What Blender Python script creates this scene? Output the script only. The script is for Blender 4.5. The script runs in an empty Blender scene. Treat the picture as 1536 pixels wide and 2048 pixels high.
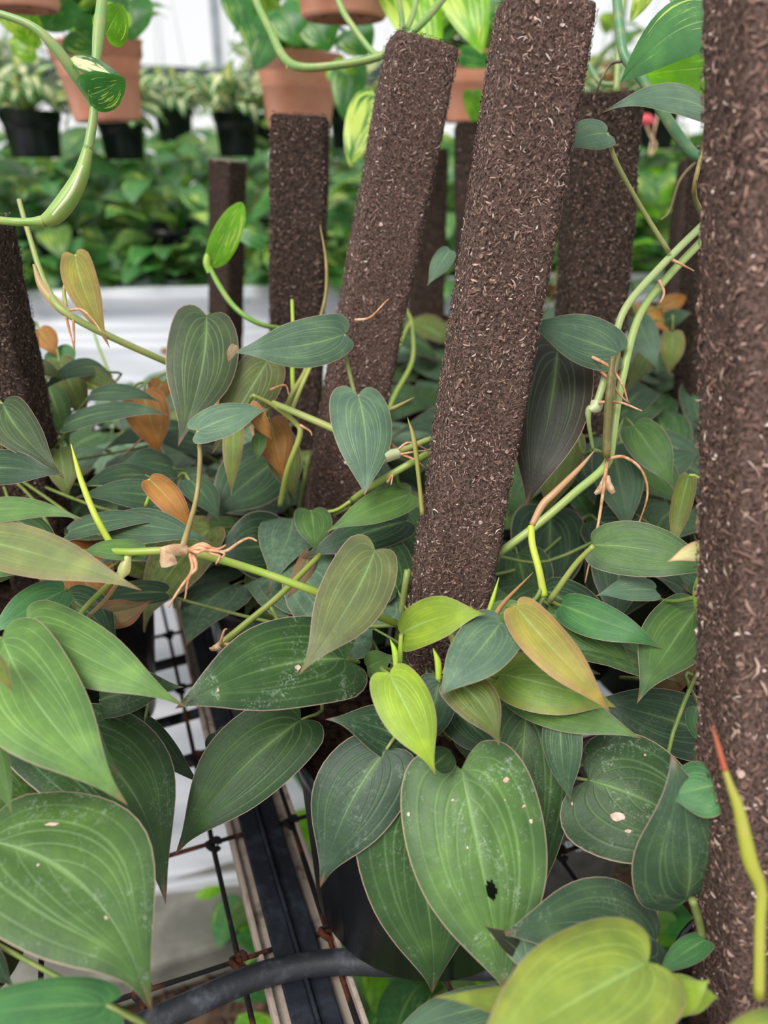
import bpy, math, random
import numpy as np
from mathutils import Vector, Matrix

# ------------------------------------------------------------------ camera, sky, light, exposure
SC = bpy.context.scene
COL = SC.collection
F = 1550.0
PITCH = math.radians(25)
ZC = 1.30
cam = bpy.data.cameras.new('camera')
camo = bpy.data.objects.new('camera', cam)
COL.objects.link(camo)
cam.sensor_fit = 'VERTICAL'
cam.sensor_height = 36
cam.lens = F / 2048 * 36
cam.clip_start = .02
cam.clip_end = 100
camo.location = (0, 0, ZC)
camo.rotation_euler = (math.radians(90) - PITCH, 0, 0)
cam.dof.use_dof = True
cam.dof.focus_distance = .53
cam.dof.aperture_fstop = 4.4
SC.camera = camo

W = bpy.data.worlds.new('world')
SC.world = W
W.use_nodes = True
wn, wl = W.node_tree.nodes, W.node_tree.links
wn.clear()
wo = wn.new('ShaderNodeOutputWorld')
wb = wn.new('ShaderNodeBackground')
wc = wn.new('ShaderNodeTexCoord')
ws = wn.new('ShaderNodeSeparateXYZ')
wr = wn.new('ShaderNodeValToRGB')
wl.new(wc.outputs['Generated'], ws.inputs[0])
wl.new(ws.outputs['Z'], wr.inputs[0])
wr.color_ramp.elements[0].position = .0
wr.color_ramp.elements[0].color = (1, 1, 1, 1)
wr.color_ramp.elements[1].position = .6
wr.color_ramp.elements[1].color = (.86, .90, .93, 1)
wl.new(wr.outputs[0], wb.inputs[0])
wb.inputs[1].default_value = .94
wl.new(wb.outputs[0], wo.inputs[0])

sun = bpy.data.lights.new('sun', 'SUN')
sun.energy = 3.3
sun.angle = math.radians(34)
sun.color = (1, .985, .95)
suno = bpy.data.objects.new('sun', sun)
COL.objects.link(suno)
suno.rotation_euler = (math.radians(30), math.radians(-24), 0)

SC.view_settings.view_transform = 'Standard'
SC.view_settings.look = 'None'
SC.view_settings.exposure = 0.1
SC.view_settings.gamma = 1
SC.view_settings.use_curve_mapping = False
SC.cycles.max_bounces = 5
SC.cycles.transparent_max_bounces = 8

# ------------------------------------------------------------------ helpers
CP, SP = math.cos(PITCH), math.sin(PITCH)


def P(px, py, d):
    """A point of the place: where it shows in the photograph and how far in front of the camera it stands."""
    v = (py - 1024) / F
    return Vector(((px - 768) / F * d, d * (CP - v * SP), ZC - d * (SP + v * CP)))


def G(px, py, z):
    """The point of the level z that shows at a pixel."""
    v = (py - 1024) / F
    return P(px, py, (ZC - z) / (SP + v * CP))


VIEW = Vector((0, CP, -SP))


def lin(h):
    h = h.lstrip('#')
    r = []
    for i in (0, 2, 4):
        c = int(h[i:i + 2], 16) / 255
        r.append(c / 12.92 if c <= .04045 else ((c + .055) / 1.055) ** 2.4)
    return tuple(r)


def new_mat(name):
    m = bpy.data.materials.new(name)
    m.use_nodes = True
    n = m.node_tree.nodes
    n.clear()
    out = n.new('ShaderNodeOutputMaterial')
    b = n.new('ShaderNodeBsdfPrincipled')
    m.node_tree.links.new(b.outputs[0], out.inputs[0])
    return m, n, m.node_tree.links, b, out


def math_(n, l, op, a, b=None, c=None, clamp=False):
    x = n.new('ShaderNodeMath')
    x.operation = op
    x.use_clamp = clamp
    for i, v in enumerate((a, b, c)):
        if v is None:
            continue
        if isinstance(v, (int, float)):
            x.inputs[i].default_value = v
        else:
            l.new(v, x.inputs[i])
    return x.outputs[0]


def sstep(n, l, v, a, b):
    x = n.new('ShaderNodeMapRange')
    x.interpolation_type = 'SMOOTHSTEP'
    l.new(v, x.inputs[0])
    x.inputs[1].default_value = a
    x.inputs[2].default_value = b
    return x.outputs[0]


def mixc(n, l, f, a, b, mode='MIX'):
    x = n.new('ShaderNodeMix')
    x.data_type = 'RGBA'
    x.blend_type = mode
    for i, v in ((0, f), (6, a), (7, b)):
        if isinstance(v, (int, float)):
            x.inputs[i].default_value = v
        elif isinstance(v, tuple):
            x.inputs[i].default_value = (*v[:3], 1)
        else:
            l.new(v, x.inputs[i])
    return x.outputs[2]


def noise(n, l, scale, detail=3, rough=.5, coord=None, dist=0):
    x = n.new('ShaderNodeTexNoise')
    x.inputs['Scale'].default_value = scale
    x.inputs['Detail'].default_value = detail
    x.inputs['Roughness'].default_value = rough
    x.inputs['Distortion'].default_value = dist
    if coord is not None:
        l.new(coord, x.inputs['Vector'])
    return x.outputs['Fac']


def simple_mat(name, c1, c2, scale, rough=.6, bump=.0, bscale=None, spec=.5, metal=0, contrast=(.35, .65), detail=4):
    m, n, l, b, out = new_mat(name)
    tc = n.new('ShaderNodeTexCoord').outputs['Object']
    f = sstep(n, l, noise(n, l, scale, detail, .6, tc), *contrast)
    l.new(mixc(n, l, f, lin(c1), lin(c2)), b.inputs['Base Color'])
    b.inputs['Roughness'].default_value = rough
    b.inputs['Specular IOR Level'].default_value = spec
    b.inputs['Metallic'].default_value = metal
    if bump:
        bp = n.new('ShaderNodeBump')
        bp.inputs['Strength'].default_value = bump
        bp.inputs['Distance'].default_value = .002
        l.new(noise(n, l, bscale or scale, 5, .65, tc), bp.inputs['Height'])
        l.new(bp.outputs[0], b.inputs['Normal'])
    return m


def leaf_mat(name, kind):
    m, n, l, b, out = new_mat(name)
    oi = n.new('ShaderNodeObjectInfo')
    uv = n.new('ShaderNodeUVMap').outputs[0]
    sx = n.new('ShaderNodeSeparateXYZ')
    l.new(uv, sx.inputs[0])
    u = math_(n, l, 'ABSOLUTE', math_(n, l, 'MULTIPLY_ADD', sx.outputs[0], 2, -1))
    v = sx.outputs[1]
    oc = n.new('ShaderNodeTexCoord').outputs['Object']
    base = oi.outputs['Color']
    alpha = oi.outputs['Alpha']
    # gradient towards the margin and the tip in the leaf's second colour
    at = n.new('ShaderNodeAttribute')
    at.attribute_type = 'OBJECT'
    at.attribute_name = 'edge_tint'
    g = math_(n, l, 'MAXIMUM', sstep(n, l, u, .45, 1.05), sstep(n, l, v, .72, 1.0))
    col = mixc(n, l, math_(n, l, 'MULTIPLY', g, .75), base, at.outputs['Color'])
    mott = noise(n, l, 55, 4, .6, oc)
    big = sstep(n, l, noise(n, l, 17, 3, .6, oc), .35, .65)
    col = mixc(n, l, big, mixc(n, l, 1.0, col, (.74, .78, .74), 'MULTIPLY'), mixc(n, l, 1.0, col, (1.12, 1.1, 1.0), 'MULTIPLY'))
    col = mixc(n, l, sstep(n, l, mott, .35, .75), col, mixc(n, l, 1.0, col, (1.4, 1.35, 1.1), 'MULTIPLY'))
    vein = None
    if kind == 'velvet':
        mid = math_(n, l, 'SUBTRACT', 1, sstep(n, l, u, .008, .05))
        mid = math_(n, l, 'MULTIPLY', mid, math_(n, l, 'SUBTRACT', 1.0, math_(n, l, 'MULTIPLY', v, .45)))
        vein = mid
        glow = math_(n, l, 'MULTIPLY', math_(n, l, 'SUBTRACT', 1, sstep(n, l, u, .0, .20)), math_(n, l, 'SUBTRACT', 1, sstep(n, l, v, .1, .8)))
        for c, s_, wd, st, v0 in ((.80, 9, .034, .40, 0), (.60, 5.5, .040, .60, 0), (.62, 3.6, .034, .50, .09), (.60, 3.0, .030, .42, .22), (.55, 3.0, .026, .3, .38)):
            e = math_(n, l, 'EXPONENT', math_(n, l, 'MULTIPLY', math_(n, l, 'MAXIMUM', math_(n, l, 'SUBTRACT', v, v0), 0), -s_))
            k = math_(n, l, 'MULTIPLY_ADD', e, -c, c)
            d = math_(n, l, 'ABSOLUTE', math_(n, l, 'SUBTRACT', u, k))
            ln = math_(n, l, 'MULTIPLY', math_(n, l, 'SUBTRACT', 1, sstep(n, l, d, .0, wd)), st)
            ln = math_(n, l, 'MULTIPLY', ln, math_(n, l, 'SUBTRACT', 1.0, sstep(n, l, v, .40, .95)))
            vein = math_(n, l, 'MAXIMUM', vein, ln)
        vcol = mixc(n, l, .5, col, (.26, .42, .14))
        col = mixc(n, l, math_(n, l, 'MULTIPLY', glow, .6), col, vcol)
        col = mixc(n, l, math_(n, l, 'MULTIPLY', vein, .55), col, mixc(n, l, .35, mixc(n, l, 1.0, col, (2.1, 1.9, 1.7), 'MULTIPLY'), (.36, .54, .26)))
        # dust and hard-water marks
        wv = n.new('ShaderNodeTexVoronoi')
        wv.inputs['Scale'].default_value = 420
        l.new(oc, wv.inputs['Vector'])
        spk = math_(n, l, 'SUBTRACT', 1, sstep(n, l, wv.outputs['Distance'], .12, .3))
        blot = sstep(n, l, noise(n, l, 28, 5, .7, oc, .6), .46, .62)
        fine = sstep(n, l, noise(n, l, 260, 4, .7, oc, 1.0), .5, .72)
        du = math_(n, l, 'MULTIPLY', math_(n, l, 'MAXIMUM', math_(n, l, 'MULTIPLY', spk, .35), math_(n, l, 'MULTIPLY', fine, .62)), blot)
        du = math_(n, l, 'MULTIPLY', du, alpha, clamp=True)
        col = mixc(n, l, du, col, lin('#b9c9b4'))
        marg = sstep(n, l, u, .972, .995)
        col = mixc(n, l, math_(n, l, 'MULTIPLY', marg, .8), col, lin('#b59a86'))
        col = mixc(n, l, math_(n, l, 'MULTIPLY', sstep(n, l, v, .90, .99), .6), col, lin('#9a6c58'))
        under = mixc(n, l, .62, col, lin('#8d5a48'))
        rough, tr = .45, .13
    elif kind == 'pothos':
        mid = math_(n, l, 'SUBTRACT', 1, sstep(n, l, u, .008, .05))
        st = n.new('ShaderNodeMapping')
        st.inputs['Scale'].default_value = (14, 3.0, 1)
        l.new(uv, st.inputs[0])
        ns = noise(n, l, 1.0, 4, .6, st.outputs[0], .5)
        vg = sstep(n, l, math_(n, l, 'ADD', ns, math_(n, l, 'MULTIPLY', alpha, .22)), .62, .70)
        col = mixc(n, l, vg, col, lin('#c6d86a'))
        col = mixc(n, l, math_(n, l, 'MULTIPLY', mid, .5), col, lin('#a9c878'))
        under = mixc(n, l, .4, col, lin('#9cbf6a'))
        rough, tr = .28, .32
        vein = mid
    else:                                                           # cream leaves with green margins
        st = n.new('ShaderNodeMapping')
        st.inputs['Scale'].default_value = (9, 4.0, 1)
        l.new(uv, st.inputs[0])
        ns = noise(n, l, 1.0, 3, .6, st.outputs[0], .5)
        vg = sstep(n, l, math_(n, l, 'ADD', math_(n, l, 'MULTIPLY', u, .55), ns), .70, .86)
        col = mixc(n, l, vg, lin('#e6e2b4'), col)
        under = mixc(n, l, .3, col, lin('#c8d0a0'))
        rough, tr = .35, .3
        vein = vg
    geo = n.new('ShaderNodeNewGeometry')
    col = mixc(n, l, geo.outputs['Backfacing'], col, under)
    l.new(col, b.inputs['Base Color'])
    b.inputs['Roughness'].default_value = rough
    b.inputs['Specular IOR Level'].default_value = .33
    if kind == 'velvet':
        b.inputs['Sheen Weight'].default_value = .06
        b.inputs['Sheen Roughness'].default_value = .4
        b.inputs['Sheen Tint'].default_value = (.8, 1, .9, 1)
    bp = n.new('ShaderNodeBump')
    bp.inputs['Strength'].default_value = .35
    bp.inputs['Distance'].default_value = .002
    h = math_(n, l, 'ADD', math_(n, l, 'MULTIPLY', vein, -.7), math_(n, l, 'MULTIPLY', noise(n, l, 320, 3, .6, oc), .35))
    l.new(h, bp.inputs['Height'])
    l.new(bp.outputs[0], b.inputs['Normal'])
    tb = n.new('ShaderNodeBsdfTranslucent')
    l.new(mixc(n, l, 1.0, col, (1.25, 1.35, .7), 'MULTIPLY'), tb.inputs[0])
    mx = n.new('ShaderNodeMixShader')
    mx.inputs[0].default_value = tr
    l.new(b.outputs[0], mx.inputs[1])
    l.new(tb.outputs[0], mx.inputs[2])
    l.new(mx.outputs[0], out.inputs[0])
    return m


def stem_mat(name):
    m, n, l, b, out = new_mat(name)
    oi = n.new('ShaderNodeObjectInfo')
    tc = n.new('ShaderNodeTexCoord').outputs['Object']
    f = sstep(n, l, noise(n, l, 90, 4, .6, tc), .4, .7)
    l.new(mixc(n, l, f, oi.outputs['Color'], mixc(n, l, .35, oi.outputs['Color'], lin('#b79f6a'))), b.inputs['Base Color'])
    b.inputs['Roughness'].default_value = .4
    return m


def tone_mat(name, rough=.85, bump=0):
    m, n, l, b, out = new_mat(name)
    at = n.new('ShaderNodeAttribute')
    at.attribute_name = 'tone'
    l.new(at.outputs['Color'], b.inputs['Base Color'])
    b.inputs['Roughness'].default_value = rough
    b.inputs['Specular IOR Level'].default_value = .35
    return m


M = {}
M['velvet'] = leaf_mat('velvet_leaf', 'velvet')
M['pothos'] = leaf_mat('pothos_leaf', 'pothos')
M['cream'] = leaf_mat('cream_leaf', 'cream')
M['stem'] = stem_mat('stem')
M['fibre'] = tone_mat('coir_fibre')
M['coir'] = simple_mat('coir_core', '#42332e', '#7a635a', 520, .95, .9, 700, .15)
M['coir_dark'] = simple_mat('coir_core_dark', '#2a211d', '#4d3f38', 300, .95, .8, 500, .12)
M['cut'] = simple_mat('cut_wood_top', '#7d6a60', '#a18e82', 200, .9, .5, 400, .2)
M['black'] = simple_mat('black_plastic', '#0e1013', '#1a1d21', 25, .3, .1, 60, .4)
M['hose'] = simple_mat('scuffed_rubber', '#2a2c31', '#565a62', 60, .5, .25, 140, .4, contrast=(.5, .8))
M['strip'] = simple_mat('strip_plastic', '#20242c', '#373c46', 50, .45, .2, 150, .4, contrast=(.45, .75))
M['rail'] = simple_mat('weathered_rail', '#b6a598', '#7a6a5f', 45, .85, .6, 120, .2, contrast=(.5, .72))
M['wire'] = simple_mat('rusty_wire', '#1d1a1c', '#6d3b26', 28, .85, .9, 600, .3, contrast=(.5, .66))
M['wirew'] = simple_mat('limed_wire', '#c9c2b8', '#6d3f2a', 60, .85, .9, 600, .3, contrast=(.55, .7))
M['terra'] = simple_mat('terracotta_plastic', '#e09577', '#e8a58b', 18, .42, .05, 60, .45)
M['terrad'] = simple_mat('terracotta_dirty', '#8c5a46', '#b0745a', 40, .75, .3, 120, .2)
M['soil'] = simple_mat('potting_soil', '#17110d', '#3b2c22', 160, .95, 1, 260, .1)
M['ground'] = simple_mat('ground_soil', '#3a2c24', '#6e594a', 16, .95, 1, 60, .1)
M['kerb'] = simple_mat('concrete', '#6c6a62', '#8d8a80', 9, .9, .5, 70, .2)
M['net'] = simple_mat('shade_net', '#3c4048', '#5a5e66', 30, .9, .3, 200, .1)
M['metal'] = simple_mat('galvanised', '#8f9499', '#a9aeb3', 12, .45, .05, 60, .5, metal=.6)
M['cord'] = simple_mat('clear_hanger', '#b9c4cc', '#d6dee4', 12, .3, 0, 60, .5)
M['dry'] = simple_mat('dry_sheath', '#a5815f', '#d2b595', 120, .8, .4, 300, .2)
M['root'] = simple_mat('aerial_root', '#b57c56', '#dcae88', 140, .7, .5, 400, .3)
M['red'] = simple_mat('red_flower', '#d5404c', '#e2606a', 60, .5)
M['white'] = simple_mat('white_paint', '#d9dcdc', '#f0f2f2', 20, .5)
M['scar'] = simple_mat('leaf_scar', '#c59a86', '#e2c7b4', 200, .8)

m, n, l, b, out = new_mat('plastic_sheeting')
tc = n.new('ShaderNodeTexCoord').outputs['Object']
mp = n.new('ShaderNodeMapping')
mp.inputs['Scale'].default_value = (.7, 7, 7)
l.new(tc, mp.inputs[0])
f = sstep(n, l, noise(n, l, 1.6, 4, .6, mp.outputs[0], .4), .3, .7)
l.new(mixc(n, l, f, lin('#c4cad4'), lin('#f3f2f8')), b.inputs['Base Color'])
b.inputs['Roughness'].default_value = .3
tb = n.new('ShaderNodeBsdfTranslucent')
tb.inputs[0].default_value = (.8, .84, .88, 1)
mx = n.new('ShaderNodeMixShader')
mx.inputs[0].default_value = .35
l.new(b.outputs[0], mx.inputs[1])
l.new(tb.outputs[0], mx.inputs[2])
l.new(mx.outputs[0], out.inputs[0])
M['sheet'] = m


def mesh(name, verts, faces, mat, smooth=True, uvs=None, tone=None):
    me = bpy.data.meshes.new(name)
    me.from_pydata([tuple(v) for v in verts], [], [tuple(int(i) for i in f) for f in faces])
    if mat:
        me.materials.append(mat)
    if smooth:
        me.polygons.foreach_set('use_smooth', [True] * len(me.polygons))
    if uvs is not None:
        lay = me.uv_layers.new(name='UVMap')
        vi = np.empty(len(me.loops), dtype=np.int32)
        me.loops.foreach_get('vertex_index', vi)
        lay.data.foreach_set('uv', np.asarray(uvs, dtype=np.float32)[vi].ravel())
    if tone is not None:
        a = me.attributes.new('tone', 'FLOAT_COLOR', 'POINT')
        a.data.foreach_set('color', np.asarray(tone, dtype=np.float32).ravel())
    me.update()
    return me


def link(name, data, parent=None, color=None, M4=None, tint=None):
    """M4 is the world placement; a child gets it relative to its parent (things only ever translate)."""
    o = bpy.data.objects.new(name, data)
    COL.objects.link(o)
    w = M4 if M4 is not None else Matrix.Identity(4)
    if parent is not None:
        o.parent = parent
        o.matrix_basis = WORLD[parent.name].inverted() @ w
    else:
        o.matrix_basis = w
    WORLD[o.name] = w
    if color is not None:
        o.color = (*color[:3], color[3] if len(color) > 3 else 0)
        o['edge_tint'] = list(tint or color[:3])
    return o


WORLD = {}


def thing(name, label, cat, loc=(0, 0, 0), group=None):
    o = link(name, None, M4=Matrix.Translation(Vector(loc)))
    tag(o, label, cat, group)
    return o


def tag(o, label=None, cat=None, group=None, kind=None):
    if label:
        o['label'] = label
    if cat:
        o['category'] = cat
    if group:
        o['group'] = group
    if kind:
        o['kind'] = kind
    return o


def spline(pts, k=6):
    """Catmull-Rom through the points (and through per-point extras)."""
    A = np.array(pts, dtype=float)
    if len(A) < 3:
        t = np.linspace(0, 1, k + 1)[:, None]
        return A[0] * (1 - t) + A[-1] * t
    E = np.vstack([2 * A[0] - A[1], A, 2 * A[-1] - A[-2]])
    o = []
    for i in range(1, len(E) - 2):
        for j in range(k):
            t = j / k
            o.append(.5 * ((2 * E[i]) + (-E[i - 1] + E[i + 1]) * t + (2 * E[i - 1] - 5 * E[i] + 4 * E[i + 1] - E[i + 2]) * t * t + (-E[i - 1] + 3 * E[i] - 3 * E[i + 1] + E[i + 2]) * t ** 3))
    o.append(A[-1])
    return np.array(o)


def tube_data(pts, rad, sides=8, k=6, smooth=True, jit=0, rng=None):
    """pts: 3-D points; rad: one radius or one per point."""
    rad = [rad] * len(pts) if isinstance(rad, (int, float)) else rad
    A = np.array([[*p, r] for p, r in zip(pts, rad)], dtype=float)
    A = spline(A, k) if smooth else A
    C, R = A[:, :3], np.maximum(A[:, 3], 1e-5)
    n = len(C)
    T = np.gradient(C, axis=0)
    T /= np.linalg.norm(T, axis=1)[:, None] + 1e-12
    ref = np.array([0, 0, 1.0]) if abs(T[0][2]) < .9 else np.array([1.0, 0, 0])
    N = np.cross(T[0], ref)
    N /= np.linalg.norm(N)
    V = []
    for i in range(n):
        N = N - T[i] * N.dot(T[i])
        N /= np.linalg.norm(N) + 1e-12
        B = np.cross(T[i], N)
        for j in range(sides):
            a = 2 * math.pi * j / sides
            rr = R[i] * (1 + (rng.uniform(-jit, jit) if jit else 0))
            V.append(C[i] + rr * (math.cos(a) * N + math.sin(a) * B))
    Fc = [(i * sides + j, i * sides + (j + 1) % sides, (i + 1) * sides + (j + 1) % sides, (i + 1) * sides + j) for i in range(n - 1) for j in range(sides)]
    V.append(C[0]); V.append(C[-1])
    a, b2 = len(V) - 2, len(V) - 1
    Fc += [(a, (j + 1) % sides, j) for j in range(sides)]
    Fc += [(b2, (n - 1) * sides + j, (n - 1) * sides + (j + 1) % sides) for j in range(sides)]
    return V, Fc


def tube(name, pts, rad, mat, parent=None, color=None, sides=8, k=6, smooth=True, jit=0, rng=None):
    base = WORLD[parent.name] if parent is not None else Matrix.Translation(Vector(pts[0]))
    inv = base.inverted()
    V, Fc = tube_data([inv @ Vector(p) for p in pts], rad, sides, k, smooth, jit, rng)
    return link(name, mesh(name, V, Fc, mat), parent, color, base)


def lathe(name, prof, mat, parent, sides=40, M4=None, ribs=0):
    V, Fc = [], []
    for r, z in prof:
        for j in range(sides):
            a = 2 * math.pi * j / sides
            V.append((r * math.cos(a), r * math.sin(a), z))
    for i in range(len(prof) - 1):
        for j in range(sides):
            Fc.append((i * sides + j, i * sides + (j + 1) % sides, (i + 1) * sides + (j + 1) % sides, (i + 1) * sides + j))
    me = mesh(name, V, Fc, mat)
    return link(name, me, parent, None, M4 if M4 is not None else WORLD[parent.name])


def box_data(c, s, R=None):
    c = Vector(c)
    V = []
    for z in (-1, 1):
        for y in (-1, 1):
            for x in (-1, 1):
                p = Vector((x * s[0] / 2, y * s[1] / 2, z * s[2] / 2))
                V.append(c + (R @ p if R else p))
    return V, [(0, 2, 3, 1), (4, 5, 7, 6), (0, 1, 5, 4), (2, 6, 7, 3), (0, 4, 6, 2), (1, 3, 7, 5)]


def box(name, c, s, mat, parent=None, R=None, bevel=0):
    V, Fc = box_data((0, 0, 0), s, R)
    o = link(name, mesh(name, V, Fc, mat, False), parent, None, Matrix.Translation(Vector(c)))
    if bevel:
        mo = o.modifiers.new('bevel', 'BEVEL')
        mo.width = bevel
        mo.segments = 2
    return o


# ------------------------------------------------------------------ leaves
SHAPES = {
    'mic': [(0, 0), (.20, -.045), (.46, -.065), (.74, -.02), (.92, .09), (1.0, .24), (.975, .39), (.86, .53), (.65, .655), (.41, .76), (.23, .84), (.12, .90), (.06, .95), (0, 1)],
    'heart': [(0, 0), (.18, -.07), (.42, -.115), (.73, -.075), (.93, .05), (1.0, .22), (.97, .39), (.85, .55), (.64, .69), (.41, .80), (.23, .88), (.12, .93), (.06, .965), (0, 1)],
    'lance': [(0, 0), (.25, -.03), (.52, -.03), (.80, .04), (.95, .16), (1.0, .30), (.95, .45), (.81, .59), (.59, .71), (.36, .81), (.20, .88), (.10, .93), (.055, .965), (0, 1)],
    'pot': [(0, 0), (.2, -.10), (.48, -.14), (.80, -.08), (.97, .08), (1.0, .26), (.93, .46), (.76, .66), (.50, .83), (.24, .94), (.10, .98), (.04, .995), (0, 1)],
    'oval': [(0, 0), (.25, .0), (.5, .04), (.8, .14), (.97, .30), (1.0, .45), (.93, .62), (.75, .78), (.5, .90), (.25, .97), (.1, .99), (.03, .998), (0, 1)],
}
OUT = {k: spline(v, 8) for k, v in SHAPES.items()}


def outline(shape, t):
    o = OUT[shape]
    x = np.clip(t, 0, 1) * (len(o) - 1)
    i = np.minimum(x.astype(int), len(o) - 2)
    f = (x - i)[:, None]
    return o[i] * (1 - f) + o[i + 1] * f


def leaf_data(L, Wd, shape='mic', bend=.08, fold=.12, dome=.12, curl=.05, wave=.02, sway=0, quilt=.005, nt=26, ns=8, seed=0, foldr=None):
    rng = np.random.RandomState(seed)
    ph, ph2 = rng.uniform(0, 6.28, 2)
    t = np.linspace(0, 1, nt + 1) ** .95
    O = outline(shape, t)
    s = np.linspace(-1, 1, 2 * ns + 1)
    T, S = np.meshgrid(t, s, indexing='ij')
    Ox, Oy = O[:, 0][:, None], O[:, 1][:, None]
    My = (t ** 1.35)[:, None]
    asym = 1 + .05 * math.sin(ph) * np.sign(S)
    x = S * Ox * Wd / 2 * asym
    y = (My + (Oy - My) * np.abs(S)) * L
    yr = np.clip(y / L, -.2, 1)
    xr = x / (Wd / 2)
    z = bend * L * 4 * yr * (1 - yr)
    z = z + np.where(xr > 0, fold if foldr is None else foldr, fold) * np.abs(xr) * Wd / 2 * (1 - .5 * yr)
    z = z - dome * Wd / 2 * xr ** 2
    z = z - curl * L * np.clip((yr - .7) / .3, 0, 1) ** 2
    z = z + wave * Wd * np.sin(yr * 9 + ph + 1.2 * np.sign(S)) * np.abs(S) ** 2
    a = np.abs(S)
    brk = np.array([0, .27, .53, .78, 1.0])
    kk = np.clip(np.searchsorted(brk, a, side='right') - 1, 0, 3)
    q = np.abs(np.sin(np.pi * np.clip((a - brk[kk]) / (brk[kk + 1] - brk[kk]), 0, 1))) ** .7
    z = z + quilt * Wd * q * np.sin(np.pi * np.clip(T, 0, 1)) ** .5
    x = x + sway * L * 4 * np.clip(yr, 0, 1) * (1 - np.clip(yr, 0, 1))
    V = np.stack([x, y, z], -1).reshape(-1, 3)
    UV = np.stack([S * .5 + .5, T], -1).reshape(-1, 2)
    m_ = 2 * ns + 1
    i, j = np.meshgrid(np.arange(nt), np.arange(m_ - 1), indexing='ij')
    q_ = (i * m_ + j).ravel()
    Fc = np.stack([q_, q_ + 1, q_ + m_ + 1, q_ + m_], -1)
    return V, Fc, UV


COLS = {
    'D': ('#34522a', '#2b432c'), 'H': ('#415236', '#43483a'), 'N': ('#6c8a38', '#83843e'), 'I': ('#636d44', '#5f5e42'), 'J': ('#74804e', '#7f7356'), 'K': ('#587261', '#4f6856'), 'M': ('#4b6b36', '#40593a'), 'G': ('#5b7d42', '#526f42'), 'L': ('#869f2f', '#7a9033'),
    'Y': ('#889b45', '#7f8540'), 'B': ('#66752f', '#776040'), 'O': ('#97652c', '#7f4c28'), 'U': ('#5c6b32', '#5c5230'), 'V': ('#30332c', '#382c27'),
    'R': ('#8a8238', '#95704a'), 'T': ('#3f5843', '#374d3e'), 'P': ('#3b733c', '#437f3a'), 'E': ('#66a023', '#78ac2e'), 'C': ('#d6cf9a', '#c99a84'),
    'S': ('#8a745c', '#8c5a46'), 'W': ('#4a7a4c', '#3f6a44'), 'Q': ('#2b4530', '#253b2a'),
}
PL = {}                                                             # plant -> (thing, anchors)
KIND_LABEL = {'L': 'bright lime-green young leaf', 'Y': 'pale yellow-green young leaf', 'B': 'olive and bronze young leaf', 'O': 'orange-brown leaf', 'R': 'bronze young leaf', 'V': 'nearly black velvety leaf', 'C': 'cream leaf tip with pink edge'}


def petiole(leafo, Mw, plant, color, length=None, r=.0014, via=None, rng=random):
    """Petiole from the leaf base back to the plant's nearest stem, a sub-part of the leaf."""
    B = Mw.translation
    ya, na = Mw.col[1].to_3d(), Mw.col[2].to_3d()
    if via is not None:
        pts = [B] + [P(*v) for v in via]
    else:
        anc = PL[plant][1]
        A = min(anc, key=lambda a: (a - B).length + (0 if a.z < B.z + .03 else .2))
        dl = (A - B).length
        c1 = B - na * min(.018, dl * .35) - ya * min(.02, dl * .2)
        c2 = B.lerp(A, .6) - na * min(.02, dl * .25)
        pts = [B - na * .0005, c1, c2, A]
    tube('petiole', pts, [r * .8] + [r] * (len(pts) - 2) + [r * 1.2], M['stem'], leafo, color, 6, 4)


def leaf(plant, bx, by, bd, tx, ty, td, w, c='D', up=20, mat='velvet', via=None, pc='#6f8740', pr=.0014, pet=True, back=False, dust=.0, label=None, hole=None, **kw):
    B, T = P(bx, by, bd), P(tx, ty, td)
    y = (T - B)
    L = y.length
    y.normalize()
    mid = (B + T) / 2
    v = (Vector((0, 0, ZC)) - mid).normalized()
    n0 = (v - y * v.dot(y)).normalized()
    a = math.radians(abs(up))
    n1, n2 = (Matrix.Rotation(q, 4, y) @ n0 for q in (a, -a))
    hi, lo = (n1, n2) if n1.z > n2.z else (n2, n1)
    nn = hi if up >= 0 else lo
    if back:
        nn = -nn
    x = y.cross(nn).normalized()
    dm = (bd + td) / 2
    Wd = w * dm / F / max(.3, math.cos(a))
    seed = int(bx * 7 + by * 13 + tx) & 0xffff
    V, Fc, UV = leaf_data(L, Wd, seed=seed, **kw)
    Mw = Matrix((x, y, nn)).transposed().to_4x4()
    Mw.translation = B
    c1, c2 = COLS[c]
    rr = random.Random(seed)
    k = rr.uniform(.9, 1.12)
    if hole:                                                        # an eaten hole: faces taken out around a point of the blade
        cx, cy, ra, rb = hole
        cc = V[Fc].mean(1)
        q = ((cc[:, 0] / Wd - cx) / ra) ** 2 + ((cc[:, 1] / L - cy) / rb) ** 2 + .12 * np.sin(cc[:, 0] * 900 + cc[:, 1] * 700)
        Fc = Fc[q > 1]
    me = mesh('leaf', V, Fc, M[mat], True, UV)
    o = link('leaf', me, PL[plant][0], (*[q * k for q in lin(c1)], dust), Mw, [q * k for q in lin(c2)])
    if label or c in KIND_LABEL:
        o['label'] = label or KIND_LABEL[c]
    if pet:
        petiole(o, Mw, plant, lin(pc), via=via, r=pr)
    return o


TEMPL = {}


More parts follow.
